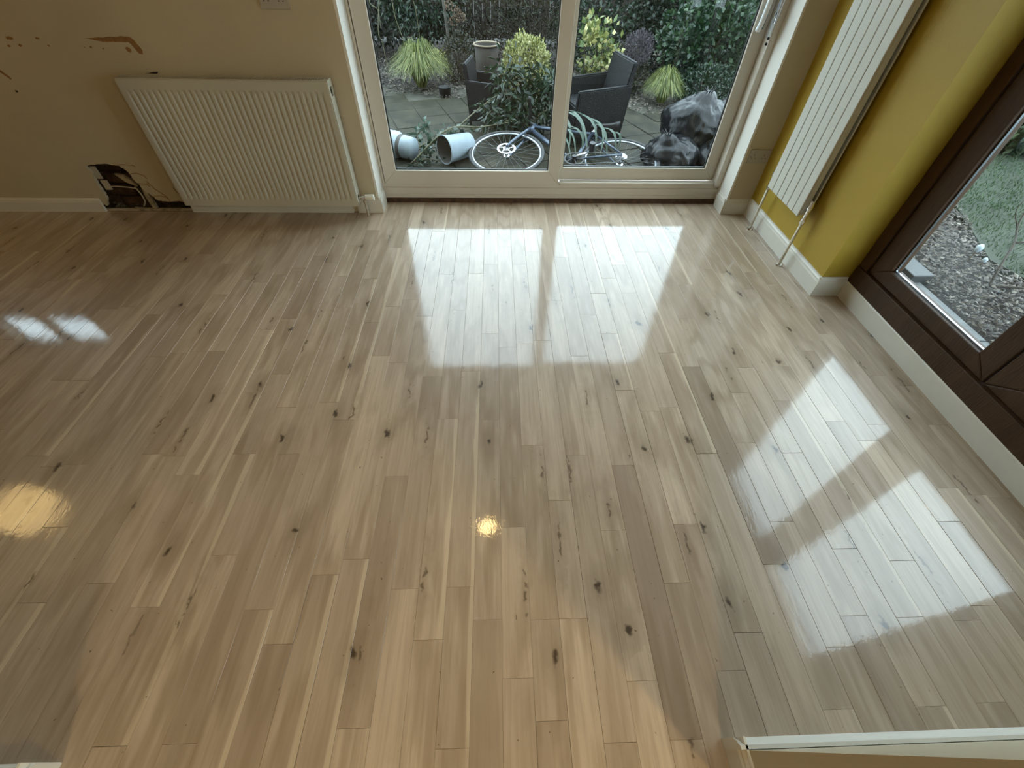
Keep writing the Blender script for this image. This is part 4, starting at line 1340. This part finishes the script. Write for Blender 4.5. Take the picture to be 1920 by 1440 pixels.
def wheel(c, front):
    wn = empty_part('wheel', bk)
    bm = bmesh.new(); ring(bm, c, .325, .016); obj_sub('tyre', bm, M['tyre'], wn, smooth=True)
    bm = bmesh.new(); ring(bm, c, .303, .0095, flat=.9); obj_sub('rim', bm, M['alloy'], wn, smooth=True)
    bm = bmesh.new(); cyl(bm, c - en * .05, c + en * .05, .016, seg=12); cyl(bm, c - en * .03, c - en * .026, .028, seg=16); cyl(bm, c + en * .026, c + en * .03, .028, seg=16)
    obj_sub('hub', bm, M['steel'], wn)
    bm = bmesh.new()
    for i in range(28):
        a = 2 * math.pi * i / 28
        d = ex * math.cos(a) + eh * math.sin(a)
        d2 = ex * math.cos(a + (.5 if i % 2 else -.5)) + eh * math.sin(a + (.5 if i % 2 else -.5))
        cyl(bm, c + d2 * .026 + en * (.028 if i % 4 < 2 else -.028), c + d * .300, .0008, seg=4, caps=False)
    obj_sub('spokes', bm, M['spoke'], wn)['kind'] = 'stuff'
    return wn
wf = wheel(P(0, 0), True)
wr_ = wheel(P(1.0, 0), False)
bm = bmesh.new()
c = P(0, 0, .04)
ring(bm, c, .074, .009, 32, 6, flat=.15)
for k in range(5):
    a = k * 2 * math.pi / 5
    cyl(bm, c + (ex * math.cos(a) + eh * math.sin(a)) * .02, c + (ex * math.cos(a + .5) + eh * math.sin(a + .5)) * .070, .004, seg=5)
ring(bm, c, .024, .006, 20, 6, flat=.3)
obj('brake_disc', bm, M['steel'], bk)
def tb(name, pts, r, m='bike', seg=12, taper=None):
    bm = bmesh.new(); tube(bm, pts, r, seg, taper); return obj(name, bm, M[m], bk, smooth=True)
HB, HT = P(.165, .36), P(.20, .47)
BBp = P(.60, -.07)
ST = P(.735, .40)
tb('head_tube', [HB, HT], .021)
tb('fork_blade', bez([P(0, 0, .055), P(.06, .14, .05), HB + en * .03], 5), .011, taper=1.3)
tb('fork_blade', bez([P(0, 0, -.055), P(.06, .14, -.05), HB - en * .03], 5), .011, taper=1.3)
tb('top_tube', [P(.195, .445), P(.72, .385)], .016)
tb('down_tube', [P(.175, .39), BBp], .020)
tb('seat_tube', [BBp, ST], .017)
tb('seat_stay', [P(1.0, 0, .06), P(.74, .37, .025)], .008)
tb('seat_stay', [P(1.0, 0, -.06), P(.74, .37, -.025)], .008)
tb('chain_stay', [P(1.0, 0, .06), P(.62, -.065, .03)], .009)
tb('chain_stay', [P(1.0, 0, -.06), P(.62, -.065, -.03)], .009)
tb('seat_post', [ST, P(.77, .50)], .0135, 'steel')
bm = bmesh.new()
sdl = [(P(.72 + .26 * t, .515 + .01 * math.sin(t * 6)), .02 + .05 * t ** 1.6) for t in (0, .15, .35, .6, .8, 1)]
rows = []
for c_, w in sdl:
    rows.append([bm.verts.new(c_ + en * w * math.cos(a) + eh * .02 * math.sin(a)) for a in [k * math.pi / 4 for k in range(8)]])
for a_, b_ in zip(rows, rows[1:]):
    for k in range(8): bm.faces.new((a_[k], a_[(k + 1) % 8], b_[(k + 1) % 8], b_[k]))
bm.faces.new(rows[0][::-1]); bm.faces.new(rows[-1])
obj('saddle', bm, M['black'], bk, smooth=True)
tb('stem', [HT, P(.14, .515)], .014, 'black')
tb('handlebar', bez([P(.14, .515, -.28), P(.145, .52, -.1), P(.14, .515, 0), P(.145, .52, .1), P(.14, .515, .22)], 5), .0115, 'black')
bm = bmesh.new()
c = BBp + en * .035
ring(bm, c, .082, .007, 32, 6, flat=.25)
for k in range(5):
    a = k * 2 * math.pi / 5
    cyl(bm, c, c + (ex * math.cos(a) + eh * math.sin(a)) * .08, .005, seg=5)
cyl(bm, BBp - en * .06, BBp + en * .06, .02, seg=12)
obj('chainring', bm, M['black'], bk)
tb('crank_arm', [BBp + en * .05, BBp + en * .055 + ex * .14 + eh * .09], .009, 'steel')
tb('crank_arm', [BBp - en * .05, BBp - en * .055 - ex * .14 - eh * .09], .009, 'steel')
obj('pedal', (lambda bm: (cyl(bm, BBp + en * .06 + ex * .14 + eh * .09, BBp + en * .13 + ex * .14 + eh * .09, .026, seg=8), bm)[1])(bmesh.new()), M['black'], bk)
bm = bmesh.new()
c = P(1.0, 0, .045)
for rr_, s_ in ((.050, -.008), (.045, -.003), (.038, .002), (.032, .007)):
    cyl(bm, c + en * (s_ - .001), c + en * (s_ + .001), rr_, seg=24)
obj('cassette', bm, M['steel'], bk)
bm = bmesh.new()
c1, c2 = BBp + en * .038, P(1.0, 0, .042)
tube(bm, [c1 + eh * .084, c2 + eh * .046], .0035, 5)
tube(bm, [c1 - eh * .084, c2 - eh * .085 - ex * .01], .0035, 5)
tube(bm, [c2 + ex * .046 * math.cos(t) + eh * .046 * math.sin(t) for t in [math.pi / 2 - k * .35 for k in range(9)]], .0035, 5)
obj('chain', bm, M['steel'], bk)
bm = bmesh.new(); tube(bm, [P(1.0, -.02, .05), P(.99, -.055, .05), P(.985, -.09, .045)], .010, 8); cyl(bm, P(.985, -.085, .035), P(.985, -.085, .05), .018, seg=12)
obj('derailleur', bm, M['black'], bk)

# ------------------------------------------------------------------ cut branches and fronds
def branch(label, pts, r, nleaf, L, wid, m, seed, spread=.05, start=.3, stem_m='stem', grp=None):
    root = empty('cut_branch', pts[0]); tag(root, label, 'branch', grp)
    path = bez(pts, 6)
    bm = bmesh.new(); tube(bm, path, r, 6, taper=.45)
    obj('stem', bm, M[stem_m], root, smooth=True)
    rr = np.random.RandomState(seed)
    V, F = [], []
    n = len(path)
    for i in range(nleaf):
        k = int(start * n + rr.uniform(0, 1) * (n - 1 - start * n))
        p = np.array(path[min(k, n - 1)]) + rr.normal(size=3) * spread * .4
        ax = rr.normal(size=3) + np.array([0, 0, -.1]); ax /= np.linalg.norm(ax)
        sd = np.cross(ax, rr.normal(size=3)); sd /= np.linalg.norm(sd); nr = np.cross(ax, sd)
        l = L * rr.uniform(.7, 1.2); w = wid * rr.uniform(.7, 1.2)
        b0 = len(V)
        q = p + ax * spread * rr.uniform(0, 1)
        drp = np.array([0, 0, -l * .25])
        V += [q, q + ax * l * .33 + sd * w + nr * w * .3, q + ax * l * .7 + sd * w * .8 + nr * w * .25 + drp * .4, q + ax * l + drp,
              q + ax * l * .7 - sd * w * .8 + nr * w * .25 + drp * .4, q + ax * l * .33 - sd * w + nr * w * .3]
        F += [(b0, b0 + 1, b0 + 2, b0 + 3), (b0, b0 + 3, b0 + 4, b0 + 5)]
    V = np.array(V); V[:, 2] = np.maximum(V[:, 2], G + .006)
    o = mesh_np('leaf_spray', V, F, M[m], root, off=pts[0]); o['kind'] = 'stuff'
    return root
gb = 'cut laurel branches heaped by the bicycle'
branch('long pale cut stem arching over the patio slabs', [(-.55, 4.30, G + .02), (-.30, 4.50, .08), (.0, 4.75, .22), (.12, 4.75, .235), (.30, 4.7, .18)], .008, 24, .07, .012, 'laurel', 81, start=.75)
branch('cut stem lying low over the open bucket', [(-.75, 3.95, G + .03), (-.42, 4.12, .13), (-.15, 4.38, .07), (.15, 4.5, .08)], .009, 16, .05, .02, 'laurel', 82, start=.1, spread=.03)
branch('thin cut stem along the front of the heap', [(-.85, 4.15, G + .03), (-.5, 4.42, -.02), (-.1, 4.55, .03)], .008, 40, .05, .016, 'laurel', 83, start=.0, spread=.06)
rb = random.Random(17)
lb = ['leafy cut branch at the top of the heap', 'leafy cut branch beside the centre stile', 'leafy cut branch below the golden bush', 'leafy cut branch against the hidden rattan chair',
      'leafy cut branch deep inside the heap', 'leafy cut branch at the left end of the heap', 'leafy cut branch just above the wheel', 'leafy cut branch resting behind the bicycle frame']
ctr = [(.22, 4.85, .36), (.48, 4.8, .30), (.34, 5.0, .30), (.10, 4.85, .24), (.28, 4.75, .18), (-.02, 4.72, .10), (.18, 4.6, .06), (.45, 4.65, .12)]
for k, c in enumerate(ctr):
    a = rb.uniform(0, 6.28)
    s = Vector((math.cos(a) * .22, math.sin(a) * .12, 0))
    branch(lb[k], [tuple(Vector(c) - s + Vector((0, 0, -.18 if c[2] > .1 else -.10))), tuple(Vector(c) - s * .3 + Vector((0, 0, -.03))), tuple(Vector(c) + s * .5 + Vector((0, 0, .02))), tuple(Vector(c) + s)], .007, 150, .085, .015, 'laurel', 90 + k, spread=.11, start=0, grp=gb)
branch('pale jagged leaf sprig across the open bucket', [(-.66, 4.12, G + .05), (-.48, 4.16, .08), (-.34, 4.2, .12)], .005, 36, .06, .022, 'palm', 101, spread=.04, start=.1)
branch('pale jagged leaf sprig beside the ridged bucket', [(-.80, 4.35, G + .03), (-.72, 4.38, .02), (-.62, 4.4, .06)], .005, 42, .055, .020, 'palm', 102, spread=.05, start=.1)
branch('leafy prunings on the slabs between the buckets', [(-.72, 3.95, G + .02), (-.62, 4.0, G + .05), (-.5, 4.0, G + .03)], .006, 60, .045, .012, 'laurel', 103, spread=.06, start=0)

def frond(label, pts, nl, L, seed):
    root = empty('palm_frond', pts[0]); tag(root, label, 'frond')
    path = bez(pts, 8)
    bm = bmesh.new(); tube(bm, path, .006, 6, taper=.4); obj('rib', bm, M['palm'], root)
    rr = random.Random(seed)
    n = len(path)
    V, F = [], []
    for i in range(nl):
        k = 2 + int((n - 4) * i / nl)
        p = path[k]; d = (path[min(k + 1, n - 1)] - path[k - 1]).normalized()
        for s in (-1, 1):
            sd = d.cross(Vector((0, 0, 1))).normalized() * s
            e = (d * .75 + sd * .6 + Vector((0, 0, -.1))).normalized()
            l = L * rr.uniform(.8, 1.1) * (1 - .4 * i / nl)
            b0 = len(V); w = .012
            wv = e.cross(Vector((0, 0, 1))).normalized() * w
            for t in (0, .35, .7, 1.0):
                q = p + e * l * t + Vector((0, 0, -.55 * l * t * t))
                q.z = max(q.z, G + .01)
                V += [tuple(q - wv * (1 - t * .9)), tuple(q + wv * (1 - t * .9))]
            for j in range(3): F.append((b0 + 2 * j, b0 + 2 * j + 1, b0 + 2 * j + 3, b0 + 2 * j + 2))
    mesh_np('leaflets', V, F, M['palm'], root, off=pts[0])['kind'] = 'stuff'
def fan_frond(label, rib, tips, w=.016):
    root = empty('palm_frond', rib[0]); tag(root, label, 'frond')
    path = bez(rib, 8)
    bm = bmesh.new(); tube(bm, path, .007, 6, taper=.5); obj('rib', bm, M['palm'], root)
    n = len(path)
    for i, tp in enumerate(tips):
        p = path[min(n - 1, int((n - 1) * (i + .5) / len(tips)))]
        t_ = Vector(tp) + Vector((random.uniform(-.03, .05), random.uniform(-.06, .04), 0))
        V, F = [], []
        side = Vector((1, -.25, .1)).normalized()
        for k in range(7):
            t = k / 6
            q = p.lerp(t_, t); q.z += .07 * math.sin(math.pi * t); q += side * (.02 + .05 * (i % 3) / 2) * math.sin(math.pi * t)
            ww = w * (1 - t) ** .6 + .0008
            V += [tuple(q - side * ww), tuple(q + Vector((0, 0, -.003))), tuple(q + side * ww)]
        for k in range(6):
            a = 3 * k
            F += [(a, a + 1, a + 4, a + 3), (a + 1, a + 2, a + 5, a + 4)]
        mesh_np('leaflet', V, F, M['palm'], root, off=rib[0])
fan_frond('grey green palm frond arching over the bicycle frame', [(.52, 4.50, .12), (.62, 4.42, .20), (.78, 4.36, .19), (.92, 4.28, .13), (1.0, 4.22, .06)],
          [(.60, 4.12, -.04), (.67, 4.10, -.05), (.74, 4.05, -.03), (.82, 4.0, -.05), (.88, 4.04, -.06), (.94, 4.0, -.05), (1.0, 4.02, -.06), (1.04, 4.05, -.05), (1.08, 4.08, -.04)])
fan_frond('second palm frond drooping beside the centre stile', [(.50, 4.30, .05), (.58, 4.24, .14), (.68, 4.18, .12)],
          [(.62, 3.95, -.05), (.68, 3.96, -.06), (.74, 3.98, -.05), (.79, 4.04, -.04)], .012)

# ------------------------------------------------------------------ bare sapling in the bark bed
sp = empty('bare_sapling', (3.10, 2.14, G)); tag(sp, 'small leafless sapling growing in the bark chips', 'sapling')
for nm, pts, r_ in (('trunk', [(3.10, 2.14, G), (3.12, 2.2, .0), (3.2, 2.3, .10), (3.24, 2.40, .18), (3.27, 2.46, .30)], .009),
                    ('twig', [(3.2, 2.3, .10), (3.3, 2.24, .15), (3.45, 2.2, .24)], .006), ('twig', [(3.23, 2.38, .16), (3.18, 2.42, .24), (3.19, 2.44, .30)], .004),
                    ('twig', [(3.12, 2.13, G + .02), (3.3, 2.05, -.06), (3.5, 2.0, .0)], .009)):
    bm = bmesh.new(); tube(bm, bez(pts, 4), r_, 6, taper=.4); obj(nm, bm, M['wood'], sp, smooth=True)
for k, (x, y, z, s) in enumerate(((3.19, 2.44, -.02, .024), (3.20, 2.36, -.06, .016))):
    bm = bmesh.new(); bmesh.ops.create_icosphere(bm, subdivisions=2, radius=s, matrix=Matrix.Translation((x, y, z)) @ Matrix.Diagonal((1, .8, 1.2, 1)))
    for v in bm.verts: v.co += Vector((rh.uniform(-1, 1), rh.uniform(-1, 1), rh.uniform(-1, 1))) * .003
    o = obj('white_bloom', bm, M['bucket'], smooth=True)
    tag(o, ['larger white bloom beside the bare sapling', 'smaller white bloom beside the bare sapling'][k], 'flower')
    bm = bmesh.new(); cyl(bm, (x, y, G), (x, y, z - s * .8), .003, seg=5); obj('stalk', bm, M['stem'], o)
bm = bmesh.new(); lathe(bm, [(.040, G), (.043, G + .018), (.047, G + .019), (.046, G), (.040, G)], Matrix.Translation((3.12, 2.12, 0)), 24)
tag(obj('plastic_ring', bm, M['kerb'], smooth=True), 'pale plastic ring around the foot of the sapling', 'ring')
